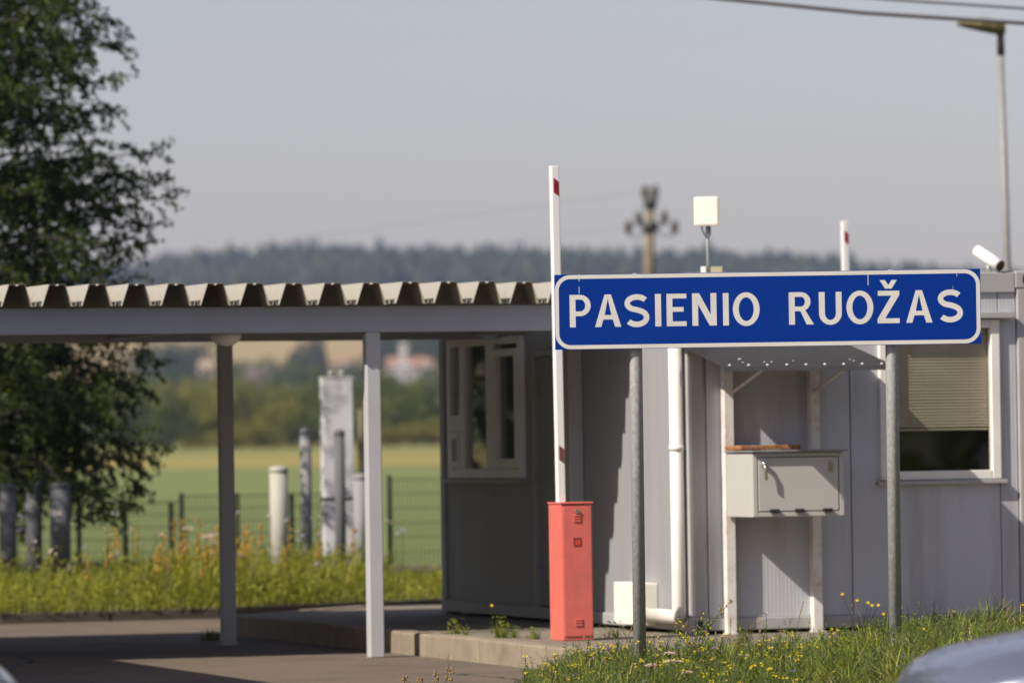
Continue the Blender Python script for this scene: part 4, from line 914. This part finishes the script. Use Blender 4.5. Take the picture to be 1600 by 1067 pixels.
for x, D_, h_ in ((345, 1300, 40), (362, 1380, 46), (375, 1280, 34), (443, 1290, 40), (455, 1390, 50), (512, 1300, 34), (560, 1330, 40), (572, 1250, 40), (236, 1300, 40), (262, 1250, 36), (288, 1330, 44), (385, 1500, 34), (420, 1520, 30), (548, 1500, 36), (690, 1300, 36), (600, 1290, 26)): ftree('tree' if h_ % 4 else 'dark', x, D_, h_, rt.uniform(36, 54))
for x in (220, 240, 262, 285, 300): ftree('dark', x, rt.uniform(1540, 1640), rt.uniform(40, 56), 48)
# forested hill: reads as one mass
ff = Foliage(); rf = random.Random(11)
for i in range(6200):
    D = rf.uniform(2330, 2600); pxc = rf.uniform(-80, 1680) if i < 3600 else rf.choice((rf.uniform(-1400, -80), rf.uniform(1680, 3000))); x = (pxc - 800) / F * D; z = hill(x, D); h = rf.uniform(11, 18.5) * (1.15 if rf.random() < .12 else 1); w = rf.uniform(2.6, 4.6)
    mi = 2 if rf.random() < .75 else 0; n = len(ff.V); con = rf.random() < .55
    zs = (0.1, .35, .65, .88) if con else (.15, .45, .75, .95); rs = (1, .8, .45, .18) if con else (.7, 1, .85, .4)
    for zz, rr in zip(zs, rs):
        for k in range(6):
            a_ = k * 1.047 + zz * 2; q_ = rr * w * rf.uniform(.7, 1.2); ff.V.append((x + q_ * math.cos(a_), D + q_ * math.sin(a_), z + zz * h + rf.uniform(-.4, .4)))
    ff.V.append((x, D, z + h))
    for j in range(3):
        for k in range(6): ff.F.append((n + j * 6 + k, n + j * 6 + (k + 1) % 6, n + (j + 1) * 6 + (k + 1) % 6, n + (j + 1) * 6 + k)); ff.I.append(mi)
    for k in range(6): ff.F.append((n + 18 + k, n + 18 + (k + 1) % 6, n + 24)); ff.I.append(mi)
tag(ff.build('forest', [mat('forest_a', (0.05, 0.055, 0.022), .9), fgreen[1], mat('forest_b', (0.024, 0.03, 0.018), .9)]), 'dark forest covering the distant hill above the canopy roof', 'forest', kind='stuff')

# far houses
def house(pxc, pyb, wpx, hpx, rpx, D, wallc, roofc, label, chim=False, rz=0.0):
    x = (pxc - 800) / F * D; z = P(pxc, pyb, D).z; w = wpx / F * D; h = hpx / F * D; r_ = rpx / F * D; d = w * .7
    t = thing('farmhouse', label, 'house', (x, D, z), rz)
    boxo('wall', wallc, t, -w / 2, w / 2, -d / 2, d / 2, -4, h)
    bm = nbm(); e = w * .04
    vs = [bm.verts.new(p) for p in ((-w / 2 - e, -d / 2 - e, h - .1), (w / 2 + e, -d / 2 - e, h - .1), (w / 2 + e, d / 2 + e, h - .1), (-w / 2 - e, d / 2 + e, h - .1), (-w / 2 - e, 0, h + r_), (w / 2 + e, 0, h + r_))]
    for f in ((0, 1, 5, 4), (2, 3, 4, 5), (0, 4, 3), (1, 2, 5), (3, 2, 1, 0)): bm.faces.new([vs[i] for i in f])
    rf_ = obj('roof', bm, roofc, t)
    for i in range(2):
        xx = -w / 4 + i * w / 2; boxo('window', dark_m, t, xx - w * .06, xx + w * .06, -d / 2 - .06, -d / 2 - .01, h * .35, h * .75)
    if chim: boxo('chimney', mat('chim_white', (0.42, 0.4, 0.38), .8), rf_, -w * .2, -w * .2 + w * .2, -d * .2, d * .2, h, h + r_ * 2.6)
wl = mat('house_pink', (0.62, 0.5, 0.4), .8); ww = mat('house_white', (0.38, 0.365, 0.355), .8); rr_ = mat('roof_orange', (0.30, 0.17, 0.11), .8); rp_ = mat('roof_purple', (0.15, 0.11, 0.12), .8)
house(322, 600, 22, 26, 12, 1400, wl, mat('roof_tan', (0.45, 0.32, 0.22), .8), 'pale pink farmhouse among trees behind the rear canopy post', rz=.3)
house(412, 604, 52, 10, 20, 1400, mat('house_dim', (0.3, 0.24, 0.22), .8), rp_, 'low farm building with a broad dull purple roof')
house(537, 578, 20, 12, 9, 1420, ww, rr_, 'small white farmhouse with orange roof beside tall conifers')
house(636, 580, 62, 8, 14, 1420, ww, rr_, 'long orange roofed farmhouse with a tall white chimney', True)
house(630, 586, 22, 15, 4, 1405, ww, mat('roof_grey', (.4, .4, .42), .8), 'white outbuilding in front of the long orange roof')
house(668, 584, 16, 16, 7, 1408, ww, rr_, 'small white annex at the end of the long orange roof')

# ================================================================== grass bank by the sign
gx = [-1.0 + .15 * i for i in range(60)]; gy = [25 + .2 * j for j in range(66)]
V = [(x, y, bank(x, y)) for y in gy for x in gx]; nn_ = len(gx)
tag(pyobj('grass_bank', V, [(j * nn_ + i, j * nn_ + i + 1, (j + 1) * nn_ + i + 1, (j + 1) * nn_ + i) for j in range(len(gy) - 1) for i in range(nn_ - 1)], mat('bank_soil', (0.03, 0.032, 0.014), .95, var=.3, scale=6, bump=.4), smooth=True), None, None, kind='structure')
gm = [leaf('grass_a', (0.15, 0.205, 0.035)), leaf('grass_b', (0.26, 0.31, 0.055)), leaf('grass_c', (0.07, 0.11, 0.026)), mat('grass_dry', (0.34, 0.26, 0.12), .8, var=.1), leaf('grass_grey', (0.13, 0.15, 0.07))]
yel = leaf('petal_yellow', (0.72, 0.56, 0.02)); whi = leaf('petal_white', (0.66, 0.56, 0.52)); pur = leaf('petal_purple', (0.22, 0.15, 0.36)); ora = leaf('seed_orange', (0.52, 0.34, 0.08)); lil = leaf('petal_lilac', (0.42, 0.38, 0.58))
rg = random.Random(21); g = Foliage()
def in_bank(x, y): return bank(x, y) > -0.005
ncl = 0
while ncl < 3000:
    x = rg.uniform(-.35, 5.2); y = rg.uniform(28.5, 37.2)
    if not in_bank(x, y): continue
    ncl += 1 if x < y * .0975 else .35; z = bank(x, y)
    lush = .75 + .35 * math.sin(x * 2.1 + y * 1.3) + .2 * math.sin(x * 5 + 1)
    bz = rg.random(); nb = rg.randint(10, 20); hh = rg.uniform(.05, .14) * (1 + .4 * lush)
    hh *= .85
    if y > 33.8: hh *= .7
    for _ in range(nb):
        az = rg.uniform(0, 6.28); r_ = rg.uniform(0, .05); q_ = rg.random()
        mi = (0 if q_ < .34 else 1 if q_ < .62 else 2 if q_ < .84 else 4 if q_ < .95 else 3)
        g.blade((x + r_ * math.cos(az), y + r_ * math.sin(az), z - .012), az + rg.uniform(-.7, .7), hh * rg.uniform(.5, 1.25), rg.uniform(.2, 1.1), rg.uniform(.0035, .0085), mi)
    if rg.random() < .55:                  # feathery frond
        p = Vector((x, y, z)); d = Vector((rg.uniform(-.8, .8), rg.uniform(-.6, .4), 1)).normalized(); L_ = hh * rg.uniform(.9, 1.5); pts = [p + d * L_ * i / 5 - Vector((0, 0, .02 * (i / 5) ** 2)) for i in range(6)]
        g.stem(pts[::5], .0012, 0)
        for i in range(9):
            u = .25 + .75 * i / 9; c = p + d * L_ * u
            for sgn_ in (-1, 1):
                ld = (d * .6 + Vector((sgn_ * rg.uniform(.5, 1), rg.uniform(-.5, .5), rg.uniform(-.2, .3)))).normalized(); g.quad(c, ld, Vector((0, -1, .3)), rg.uniform(.014, .03), .005, rg.choice((0, 0, 4, 2)))
for i in range(260):                       # big arching tufts
    x = rg.uniform(1.5, 3.3) if i < 215 else rg.uniform(.1, 1.6); y = rg.uniform(29.5, 34.2)
    if x > y * .0975 or not in_bank(x, y): continue
    z = bank(x, y); n_ = rg.randint(14, 26); hh = rg.uniform(.12, .25); mm_ = rg.choice((0, 1, 1, 4))
    for _ in range(n_): az = rg.uniform(0, 6.28); g.blade((x + rg.gauss(0, .02), y + rg.gauss(0, .02), z - .01), az, hh * rg.uniform(.6, 1.2), rg.uniform(.3, 1.4), rg.uniform(.005, .010), mm_ if rg.random() < .7 else rg.choice((0, 1, 2, 3)), 4)
for i in range(70):                        # thin wisps above the rest
    x = rg.uniform(.2, 3.1); y = rg.uniform(30.5, 34.0); z = bank(x, y); h = rg.uniform(.16, .3); l_ = Vector((rg.uniform(-.4, .4), rg.uniform(-.2, .2), 1)); g.stem([Vector((x, y, z)), Vector((x, y, z)) + l_ * h * .6, Vector((x, y, z)) + l_ * h + Vector((l_.x * .03, 0, -.01))], .0011, rg.choice((3, 4, 4)))
    for k in range(8): c = Vector((x, y, z)) + l_ * h * rg.uniform(.75, 1.0); g.quad(c, (l_ + rv(.8)).normalized(), Vector((0, -1, 0)), .012, .004, rg.choice((3, 4)))
for i in range(460):                       # leafy flowering herbs
    x = rg.uniform(.0, 1.9) if i < 320 else rg.uniform(1.8, 3.2); y = rg.uniform(29.6, 34.0)
    if not in_bank(x, y) or x > y * .0975: continue
    z = bank(x, y); h = rg.uniform(.07, .2) * (1.25 if rg.random() < .15 else 1); lean = Vector((rg.uniform(-.35, .35), rg.uniform(-.2, .2), 1)); top_ = Vector((x, y, z)) + lean * h
    g.stem([Vector((x, y, z - .02)), Vector((x, y, z)) + lean * h * .5 + rv(.006), top_], .0016, 4)
    for k in range(rg.randint(10, 20)):
        u = rg.uniform(.2, 1); c = Vector((x, y, z)) + lean * h * u; g.quad(c, Vector((rg.uniform(-1, 1), rg.uniform(-1, 1), rg.uniform(-.2, .8))).normalized(), Vector((0, -.5, 1)), rg.uniform(.012, .026), rg.uniform(.005, .011), rg.choice((0, 1, 2, 2, 4)))
    if rg.random() < (.42 if x < 1.7 else .12):
        for k in range(rg.randint(2, 5)): g.flower(top_ + Vector((rg.uniform(-.014, .014), rg.uniform(-.014, .014), rg.uniform(-.012, .012))), rg.uniform(.007, .012), 5 if rg.random() < .86 else 6, 4)
tag(g.build('bank_grass', gm + [yel, pur]), 'lush uneven green grass covering the bank below the sign', 'grass', kind='stuff')
fl = Foliage()
def flower_clump(x, y, mi, n_, r_, hmin, hmax, kind='yellow'):
    for _ in range(n_):
        xx = x + rg.gauss(0, .05); yy = y + rg.gauss(0, .08); z = bank(xx, yy); h = rg.uniform(hmin, hmax); top_ = Vector((xx + rg.uniform(-.03, .03), yy + rg.uniform(-.03, .03), z + h))
        fl.stem([Vector((xx, yy, z)), top_], .0012, 0)
        for k in range(rg.randint(2, 4)): c = top_ + Vector((rg.uniform(-.012, .012), rg.uniform(-.012, .012), rg.uniform(-.01, .008))); fl.flower(c, r_ * rg.uniform(.7, 1.2), mi, 4)
for i in range(34):
    x = rg.uniform(.15, 1.95) if i < 29 else rg.uniform(.1, 3.0); y = rg.uniform(29.5, 33.4); flower_clump(x, y, 1, rg.randint(1, 4), .009, .07, .16)
for i in range(16): flower_clump(rg.uniform(.5, 2.8), rg.uniform(30, 33), 3, 2, .009, .10, .17)
tag(fl.build('trefoil_flowers', [gm[0], yel, whi, pur]), 'small yellow and purple wild flowers scattered through the bank grass', 'flowers', kind='stuff')

# single plants that stand out
def plant(name, label, cat, at, build, group=None):
    f = Foliage(); build(f); t = thing(name, label, cat, at, 0, group)
    return f, t
def yarrow(pxc, pyt, D, rpx, label):
    q = P(pxc, pyt, D); z = bank(q.x, q.y); h = q.z - z
    t = thing('yarrow_plant', label, 'flower', (q.x, q.y, z)); f = Foliage(); f.stem([Vector((0.02, 0, -.02)), Vector((0.01, 0, h * .6)), Vector((0, 0, h))], .0022, 0)
    for i in range(8): u = rg.uniform(.1, .8); f.quad(Vector((0, 0, h * u)), Vector((rg.uniform(-1, 1), rg.uniform(-1, 1), .4)).normalized(), Vector((0, 0, 1)), .05, .012, 0)
    pyobj('stem', f.V, f.F, [gm[4]], t, f.I); f = Foliage(); r_ = rpx / F * D
    for i in range(60):
        a_ = rg.uniform(0, 6.28); rr = r_ * math.sqrt(rg.random()); c = (rr * math.cos(a_), rr * math.sin(a_), h + .012 - .25 * rr * rr / r_ + rg.uniform(-.004, .004)); f.flower(c, .0075, 0, 5, Vector((rg.uniform(-.3, .3), rg.uniform(-.5, .1), 1)).normalized())
        if i % 4 == 0: f.stem([Vector((0, 0, h * .86)), Vector(c)], .001, 1)
    pyobj('flower_head', f.V, f.F, [whi, gm[4]], t, f.I)
yarrow(1051, 1034, 31.6, 18, 'broad white yarrow head in front of the sign post, largest of three'); yarrow(1017, 1041, 31.5, 9, 'small white yarrow head left of the broad one'); yarrow(1074, 1052, 31.3, 9, 'small white yarrow head low and right of the broad one'); yarrow(1046, 1022, 31.8, 9, 'white yarrow head just above the broad one')
def stalk(pxb, pyb, pxt, pyt, D, label, head='dry', bend=0.0):
    a_ = P(pxb, pyb, D); b_ = P(pxt, pyt, D); a_.z = min(a_.z, bank(a_.x, a_.y) if a_.x > -.2 else 0.0)
    t = thing('grass_stalk', label, 'grass stalk', a_); v = b_ - a_; f = Foliage()
    pts = [v * (i / 6) + Vector((bend * math.sin(math.pi * i / 6), 0, 0)) for i in range(7)]; f.stem(pts, .0019, 0); pyobj('stem', f.V, f.F, [gm[3]] if head != 'lilac' else [gm[0]], t, f.I); f = Foliage()
    if head == 'dry':
        for i in range(26):
            u = rg.uniform(.72, 1.0); j = min(5, int(u * 6)); c = pts[j].lerp(pts[j + 1], u * 6 - j); f.quad(c, (v.normalized() + rv(.35)).normalized(), Vector((0, -1, 0)), .016, .0045, 0)
        pyobj('seed_head', f.V, f.F, [gm[3]], t, f.I)
    elif head == 'lilac':
        for k in range(2): f.flower(v + Vector((0, 0, -.003 * k)), .016, 0, 9, Vector((0, -.6, 1)).normalized())
        pyobj('flower_head', f.V, f.F, [lil], t, f.I)
    elif head == 'brown':
        for i in range(18): c = v + Vector((rg.uniform(-.02, .02), rg.uniform(-.02, .02), rg.uniform(-.1, .0))); f.blob(c, .007, 0, 1.6)
        pyobj('seed_head', f.V, f.F, [mat('seed_brown', (0.25, 0.16, 0.06), .8)], t, f.I)
stalk(1145, 1025, 1196, 955, 32.6, 'long dry stem arching up to the right of the downpipe', 'dry', -.05); stalk(1187, 1015, 1187, 970, 32.8, 'short upright pale grass stalk in front of the rack'); stalk(1230, 1025, 1255, 940, 32.5, 'long slanting pale grass stalk in front of the rack')
stalk(1198, 1000, 1197, 958, 32.7, 'single lilac scabious flower in front of the rack', 'lilac'); stalk(1305, 1075, 1345, 1018, 31.4, 'slanting straw stalk in the grass in front of the right sign post'); stalk(955, 1050, 990, 970, 32.5, 'dry stalk leaning right against the left sign post', 'dry', .01)
stalk(905, 1040, 899, 1004, 32.5, 'short dry stalk in front of the red barrier box'); stalk(1562, 990, 1569, 935, 33.0, 'tan grass spike standing at the cabin corner post'); stalk(1560, 992, 1575, 950, 33.2, 'shorter tan grass spike beside the cabin corner post'); stalk(1117, 1030, 1118, 990, 32.6, 'thin pale stalk at the foot of the downpipe')
for i, (xb, xt, yt, hd, lb_) in enumerate(((690, 702, 1036, 'brown', 'taller brown seed stalk standing at the road edge'), (640, 634, 1056, 'brown', 'short brown seed stalk at the road edge'), (655, 656, 1058, 'brown', 'rounded brown seed stalk at the road edge'), (686, 683, 1050, 'brown', 'brown seed stalk with orange bud at the road edge'))):
    stalk(xb, 1085, xt, yt, 33.5, lb_, hd)
# tall branching weed against the downpipe
q = P(1085, 1010, 32.8); q.z = bank(q.x, q.y); wd = thing('branching_weed', 'tall branching weed with yellow buds in front of the downpipe', 'weed', q); f = Foliage(); f2 = Foliage()
for (pxt, pyt) in ((1052, 975), (1060, 968), (1098, 955), (1110, 962), (1128, 950), (1140, 940), (1088, 985), (1072, 990), (1102, 975)):
    v = P(pxt, pyt, 32.8) - q; m_ = Vector((v.x * .3, 0, v.z * .55)); f.stem([Vector((0, 0, -.02)), m_, v], .0018, 0)
    for k in range(9):
        c = m_.lerp(v, rg.uniform(.2, 1.05)) + rv(.018); (f2.blob(c, .006, rg.choice((0, 0, 1)), 1.3)); f.quad(c, rv().normalized(), Vector((0, -1, 0)), .02, .007, 0)
pyobj('stem', f.V, f.F, [gm[4]], wd, f.I); pyobj('buds', f2.V, f2.F, [gm[1], yel], wd, f2.I)['kind'] = 'stuff'
# weeds rooted on the island and along its kerb
def weed(pxc, pyb, z, wpx, hpx, label, mats, n_=70, flower=None, broad=True):
    q = G(pxc, pyb, z); t = thing('weed', label, 'weed', q); D = q.y; w = wpx / F * D; h = hpx / F * D; f = Foliage()
    for i in range(n_):
        az = rg.uniform(0, 6.28)
        if broad and i % 2:
            u = rg.random(); p = Vector((rg.gauss(0, w * .22), rg.gauss(0, w * .22), h * u)); f.quad(p, Vector((math.cos(az), math.sin(az), rg.uniform(-.2, .8))).normalized(), Vector((0, 0, 1)), rg.uniform(.025, .05), rg.uniform(.012, .028), rg.randint(0, len(mats) - 1))
        else: f.blade((rg.gauss(0, w * .2), rg.gauss(0, w * .15), -.01), az, h * rg.uniform(.45, 1.05), rg.uniform(.1, .9), .007, rg.randint(0, len(mats) - 1))
    pyobj('leaves', f.V, f.F, mats, t, f.I)
    if flower:
        f = Foliage()
        for (dx, dy) in flower:
            c = Vector((dx / F * D, 0, dy / F * D)); f.stem([Vector((0, 0, 0)), c], .0022, 1); f.flower(c, .014, 0, 8, Vector((0, -.8, .6)).normalized()); f.flower(c + Vector((0, -.004, 0)), .009, 0, 6, Vector((0, -.9, .4)).normalized())
        pyobj('flowers', f.V, f.F, [yel, gm[2]], t, f.I)
wm = [gm[1], gm[0]]
weed(710, 992, IZ, 26, 26, 'small bright green weed on the island below the cabin window', wm); weed(784, 996, IZ, 26, 32, 'upright bright weed on the island below the cabin door', wm, 90); weed(800, 996, IZ, 26, 22, 'leafy weed right beside the upright one below the cabin door', wm)
weed(835, 998, IZ, 24, 18, 'low weed on the island touching the red barrier box', wm); weed(769, 990, IZ, 8, 10, 'orange daisy on a long stem in front of the dark cabin wall', wm, 10, [(0, 44)])
weed(730, 1030, 0.0, 44, 26, 'spreading grass tuft growing at the foot of the island kerb', wm + [gm[3]], 90, None, False); weed(757, 1034, 0.0, 28, 16, 'small dark tuft at the foot of the island kerb', [gm[2], gm[0]], 60, None, False)
weed(330, 1000, 0.0, 40, 24, 'grass tuft at the base of the rear canopy post', [gm[2], gm[0]], 90, None, False); weed(955, 996, IZ, 40, 24, 'bright broad leaved weed below the white junction box', [gm[1]], 70)
weed(1345, 1000, IZ, 30, 14, 'slender weed with orange daisies against the cabin front', [gm[2]], 24, [(-28, 72), (-5, 62), (12, 58), (18, 54), (36, 40), (28, 54)])
weed(728, 994, IZ, 20, 16, 'tiny weed between the two weeds below the cabin window', wm, 40); weed(690, 1012, 0.0, 30, 14, 'flat grass tuft in the kerb joint beside the front canopy post', [gm[2], gm[0]], 60, None, False); weed(812, 1040, 0.0, 40, 16, 'low grass tuft at the kerb foot in front of the red barrier', wm, 70, None, False)
weed(1163, 1004, IZ, 22, 40, 'thin green weed at the foot of the rack post', [gm[1], gm[4]], 40, None, False); weed(1480, 990, IZ, 50, 30, 'pale feathery weed at the foot of the cabin front', [gm[4], gm[0]], 80, None, False)

# ================================================================== verge meadow
vg = Foliage(); rk = random.Random(5)
def kerb_y(x):
    for a_, b_ in zip(KV, KV[1:]):
        if a_.x <= x <= b_.x: return a_.y + (b_.y - a_.y) * (x - a_.x) / (b_.x - a_.x)
    return 60
nb = 0
while nb < 33000:
    x = rk.uniform(-7.2, 1.0) if nb < 26000 else rk.uniform(-14, 5); ky = kerb_y(x); y = ky - .02 + rk.random() ** 1.3 * 7.5
    nb += 1; dist = y - ky
    h = (.09 + .24 * min(1, dist / 2.6)) * rk.uniform(.4, 1.2) * (1 + .3 * math.sin(x * 3.1 + y * 1.7) * math.sin(x * 1.3 - y)); q_ = rk.random()
    if x > -1.3: h *= .5
    vg.blade((x, y, .09), rk.uniform(0, 6.28), h, rk.uniform(.2, 1.3), rk.uniform(.007, .015), 0 if q_ < .25 else 1 if q_ < .72 else 2 if q_ < .82 else 3 if q_ < .92 else 4)
for i in range(44):                     # sorrel spikes
    x = rk.gauss(-2.75, .4) if i < 36 else rk.uniform(-4.2, -1.3); ky = kerb_y(x); y = ky + rk.uniform(.8, 4.5); h = rk.uniform(.42, .78); vg.stem([Vector((x, y, .1)), Vector((x + .03, y, .1 + h))], .003, 1)
    for k in range(14): u = rk.uniform(.55, 1); vg.blob((x + .03 * u + rk.uniform(-.025, .025), y + rk.uniform(-.02, .02), .1 + h * u), rk.uniform(.009, .016), 5, 1.4)
for i in range(60):                     # pale flowers
    x = rk.uniform(-5.2, -1.0); ky = kerb_y(x); y = ky + rk.uniform(.3, 4.5); h = rk.uniform(.3, .8); vg.stem([Vector((x, y, .1)), Vector((x, y, .1 + h))], .003, 0); m_ = 6 if rk.random() < .5 else 7
    for k in range(3): vg.flower((x + rk.uniform(-.03, .03), y, .1 + h + rk.uniform(-.03, .03)), rk.uniform(.012, .022), m_, 6)
for i in range(1500):                    # tall bushy growth round the posts
    x = rk.gauss(-2.6, .6); ky = kerb_y(x); y = ky + rk.uniform(.7, 5)
    if x > -1.35: continue
    vg.blade((x, y, .09), rk.uniform(0, 6.28), rk.uniform(.28, .58) * (1 if x > -3.4 else .7), rk.uniform(.1, .9), rk.uniform(.008, .016), rk.choice((0, 1, 1, 3, 4)))
for i in range(1500):                     # leafy herbs
    x = rk.uniform(-6, .6) if i < 800 else rk.gauss(-2.5, .6); ky = kerb_y(x); y = ky + rk.uniform(.05, 5); h = rk.uniform(.15, .5) * min(1, .4 + (y - ky) / 2) * (.5 if x > -1.3 else 1)
    for k in range(14): vg.quad(Vector((x + rk.gauss(0, .05), y + rk.gauss(0, .05), .1 + h * rk.random())), Vector((rk.uniform(-1, 1), rk.uniform(-1, 1), rk.uniform(0, .8))).normalized(), Vector((0, 0, 1)), rk.uniform(.04, .09), rk.uniform(.012, .03), rk.choice((0, 1, 1)))
tag(vg.build('verge_meadow', [leaf('meadow_a', (0.17, 0.19, 0.025)), leaf('meadow_b', (0.27, 0.28, 0.035)), gm[2], leaf('meadow_dry', (0.30, 0.25, 0.06)), gm[4], ora, whi, lil]), 'overgrown roadside meadow with orange sorrel and pale flowers', 'meadow', kind='stuff')
for i, (px_, py_) in enumerate(((293, 826), (332, 836), (337, 846), (322, 838))):
    D = 53.0; q = P(px_, py_, D); t = thing('umbel_flower', 'tall white umbel flower rising above the orange sorrel', 'flower', (q.x, D, .1), 0, 'tall white umbels on the verge'); f = Foliage(); h = q.z - .1
    f.stem([Vector((0, 0, 0)), Vector((0, 0, h))], .003, 0); pyobj('stem', f.V, f.F, [gm[0]], t, f.I); f = Foliage()
    for k in range(40): a_ = rk.uniform(0, 6.28); r_ = .05 * math.sqrt(rk.random()); f.flower((r_ * math.cos(a_), r_ * math.sin(a_), h + rk.uniform(-.01, .01)), .012, 0, 5, Vector((0, -.4, 1)).normalized())
    pyobj('flower_head', f.V, f.F, [whi], t, f.I)

# ================================================================== cars in the foreground
paint = mat('car_paint', (0.15, 0.17, 0.235), 0.3, 0.4, var=0.03, scale=2); pn = paint.node_tree.nodes['Principled BSDF']; pn.inputs['Coat Weight'].default_value = 0.8; pn.inputs['Coat Roughness'].default_value = 0.05
def make_car():
    t = thing('parked_car', 'silver blue car with a rounded bonnet passing below the grass bank', 'car', (0, 0, 0))
    # stations: x, z_sill, z_shoulder, z_top, half width low, half width at shoulder, half width of the top
    S = [(0.0, .30, .46, .52, .45, .48, .42), (0.04, .24, .50, .60, .62, .64, .50), (0.12, .20, .56, .675, .72, .74, .55), (0.26, .18, .60, .715, .80, .81, .58), (0.5, .18, .64, .755, .85, .86, .60), (0.9, .18, .70, .81, .87, .88, .62), (1.35, .18, .78, .89, .88, .89, .64),
         (1.9, .18, .86, .93, .885, .89, .68), (2.6, .18, .88, .93, .885, .89, .68), (3.4, .18, .90, .95, .88, .885, .66), (3.9, .20, .90, .96, .86, .865, .62), (4.25, .26, .86, .93, .80, .80, .56), (4.38, .36, .74, .80, .68, .70, .5)]
    bm = nbm(); rings = []
    for (x, zs, zh, zt, wl_, ws, wt) in S:
        half = [(wl_ * .9, zs), (wl_, zs + .06), (ws + .008, zs + (zh - zs) * .55), (ws, zh - .02), (ws - .035, zh + .025), (wt, zh + (zt - zh) * .78), (wt - .06, zh + (zt - zh) * .80), (wt * .5, zt - .004), (0.0, zt)]
        pts = [(y, z) for y, z in half] + [(-y, z) for y, z in half[-2::-1]]
        rings.append([bm.verts.new((x, y, z)) for y, z in pts])
    for r0, r1 in zip(rings, rings[1:]):
        for k in range(len(r0) - 1): f = bm.faces.new((r0[k], r0[k + 1], r1[k + 1], r1[k])); f.smooth = True
        bm.faces.new((r0[0], r1[0], r1[-1], r0[-1]))
    bm.faces.new(rings[0][::-1]); bm.faces.new(rings[-1])
    body = obj('body', bm, paint, t); md = body.modifiers.new('s', 'SUBSURF'); md.levels = 2; md.render_levels = 2
    bm = nbm(); gl = []
    for (x0, x1, z, w) in ((1.35, 4.0, .90, .66), (1.75, 3.75, 1.16, .60), (2.1, 3.5, 1.38, .55)):
        gl.append([bm.verts.new(p) for p in ((x0, -w, z), (x1, -w, z), (x1, w, z), (x0, w, z))])
    for r0, r1 in zip(gl, gl[1:]):
        for k in range(4): bm.faces.new((r0[k], r0[(k + 1) % 4], r1[(k + 1) % 4], r1[k]))
    bmesh.ops.bevel(bm, geom=bm.edges[:], offset=.02, segments=2, affect='EDGES'); obj('windows', bm, mat('car_glass', (0.02, 0.022, 0.025), .05), t)
    bm = nbm(); box(bm, 2.0, 3.6, -.57, .57, 1.375, 1.44, .03); obj('roof', bm, paint, t)
    for sgn_ in (-1, 1):
        bm = nbm(); tube(bm, [(1.36, sgn_ * .64, .92), (2.05, sgn_ * .555, 1.39)], .03, 8); obj('roof_pillar', bm, paint, t)
        bm = nbm(); tube(bm, [(3.98, sgn_ * .64, .93), (3.55, sgn_ * .555, 1.39)], .05, 8); obj('roof_pillar', bm, paint, t)
        bm = nbm(); sph(bm, (.125, sgn_ * .52, .52), .1, 12, 8, (.9, 1.3, .5)); obj('headlight', bm, mat('headlight', (.7, .72, .75), .08), t)
        bm = nbm(); box(bm, 1.55, 1.72, sgn_ * .93 - .09, sgn_ * .93 + .09, .93, 1.05, .03); obj('mirror', bm, paint, t)
        for xw in (.80, 3.45):
            bm = nbm(); lathe(bm, [(.2, -.1), (.3, -.1), (.315, -.06), (.315, .06), (.3, .1), (.2, .1)], xw, sgn_ * .80, .315, 24, 'y'); w = obj('tyre', bm, rubber, t)
            bm = nbm(); lathe(bm, [(.19, -.105), (.19, .105)], xw, sgn_ * .80, .315, 20, 'y'); obj('rim', bm, mat('alloy', (.5, .5, .52), .3, .9), w)
    bm = nbm(); box(bm, -.012, .02, -.3, .3, .30, .40, .01); obj('grille', bm, dark_m, t)
    return t
car = make_car(); q = P(1424, 1067, 22.0); car.location = (q.x, 22.0, -0.03); car.rotation_euler = (0, 0, R(6))
car2 = copy_tree(car); q = P(24, 1067, 22.0); car2.location = (q.x, 22.0, 0.0); car2.rotation_euler = (0, 0, R(180)); car2['label'] = 'pale car corner on the road left of the canopy posts'

# ================================================================== air
bm = nbm(); box(bm, -2700, 2700, -100, 3700, -1.6, 150)
hz = obj('haze', bm, []); tag(hz, None, None, kind='stuff')
hm = bpy.data.materials.new('haze_air'); hm.use_nodes = True; n = hm.node_tree; n.nodes.clear(); o_ = n.nodes.new('ShaderNodeOutputMaterial'); pv = n.nodes.new('ShaderNodeVolumePrincipled')
pv.inputs['Color'].default_value = (0.52, 0.67, 1.0, 1); pv.inputs['Density'].default_value = 0.00012; pv.inputs['Anisotropy'].default_value = 0.2
n.links.new(pv.outputs[0], o_.inputs['Volume']); hz.data.materials.append(hm)
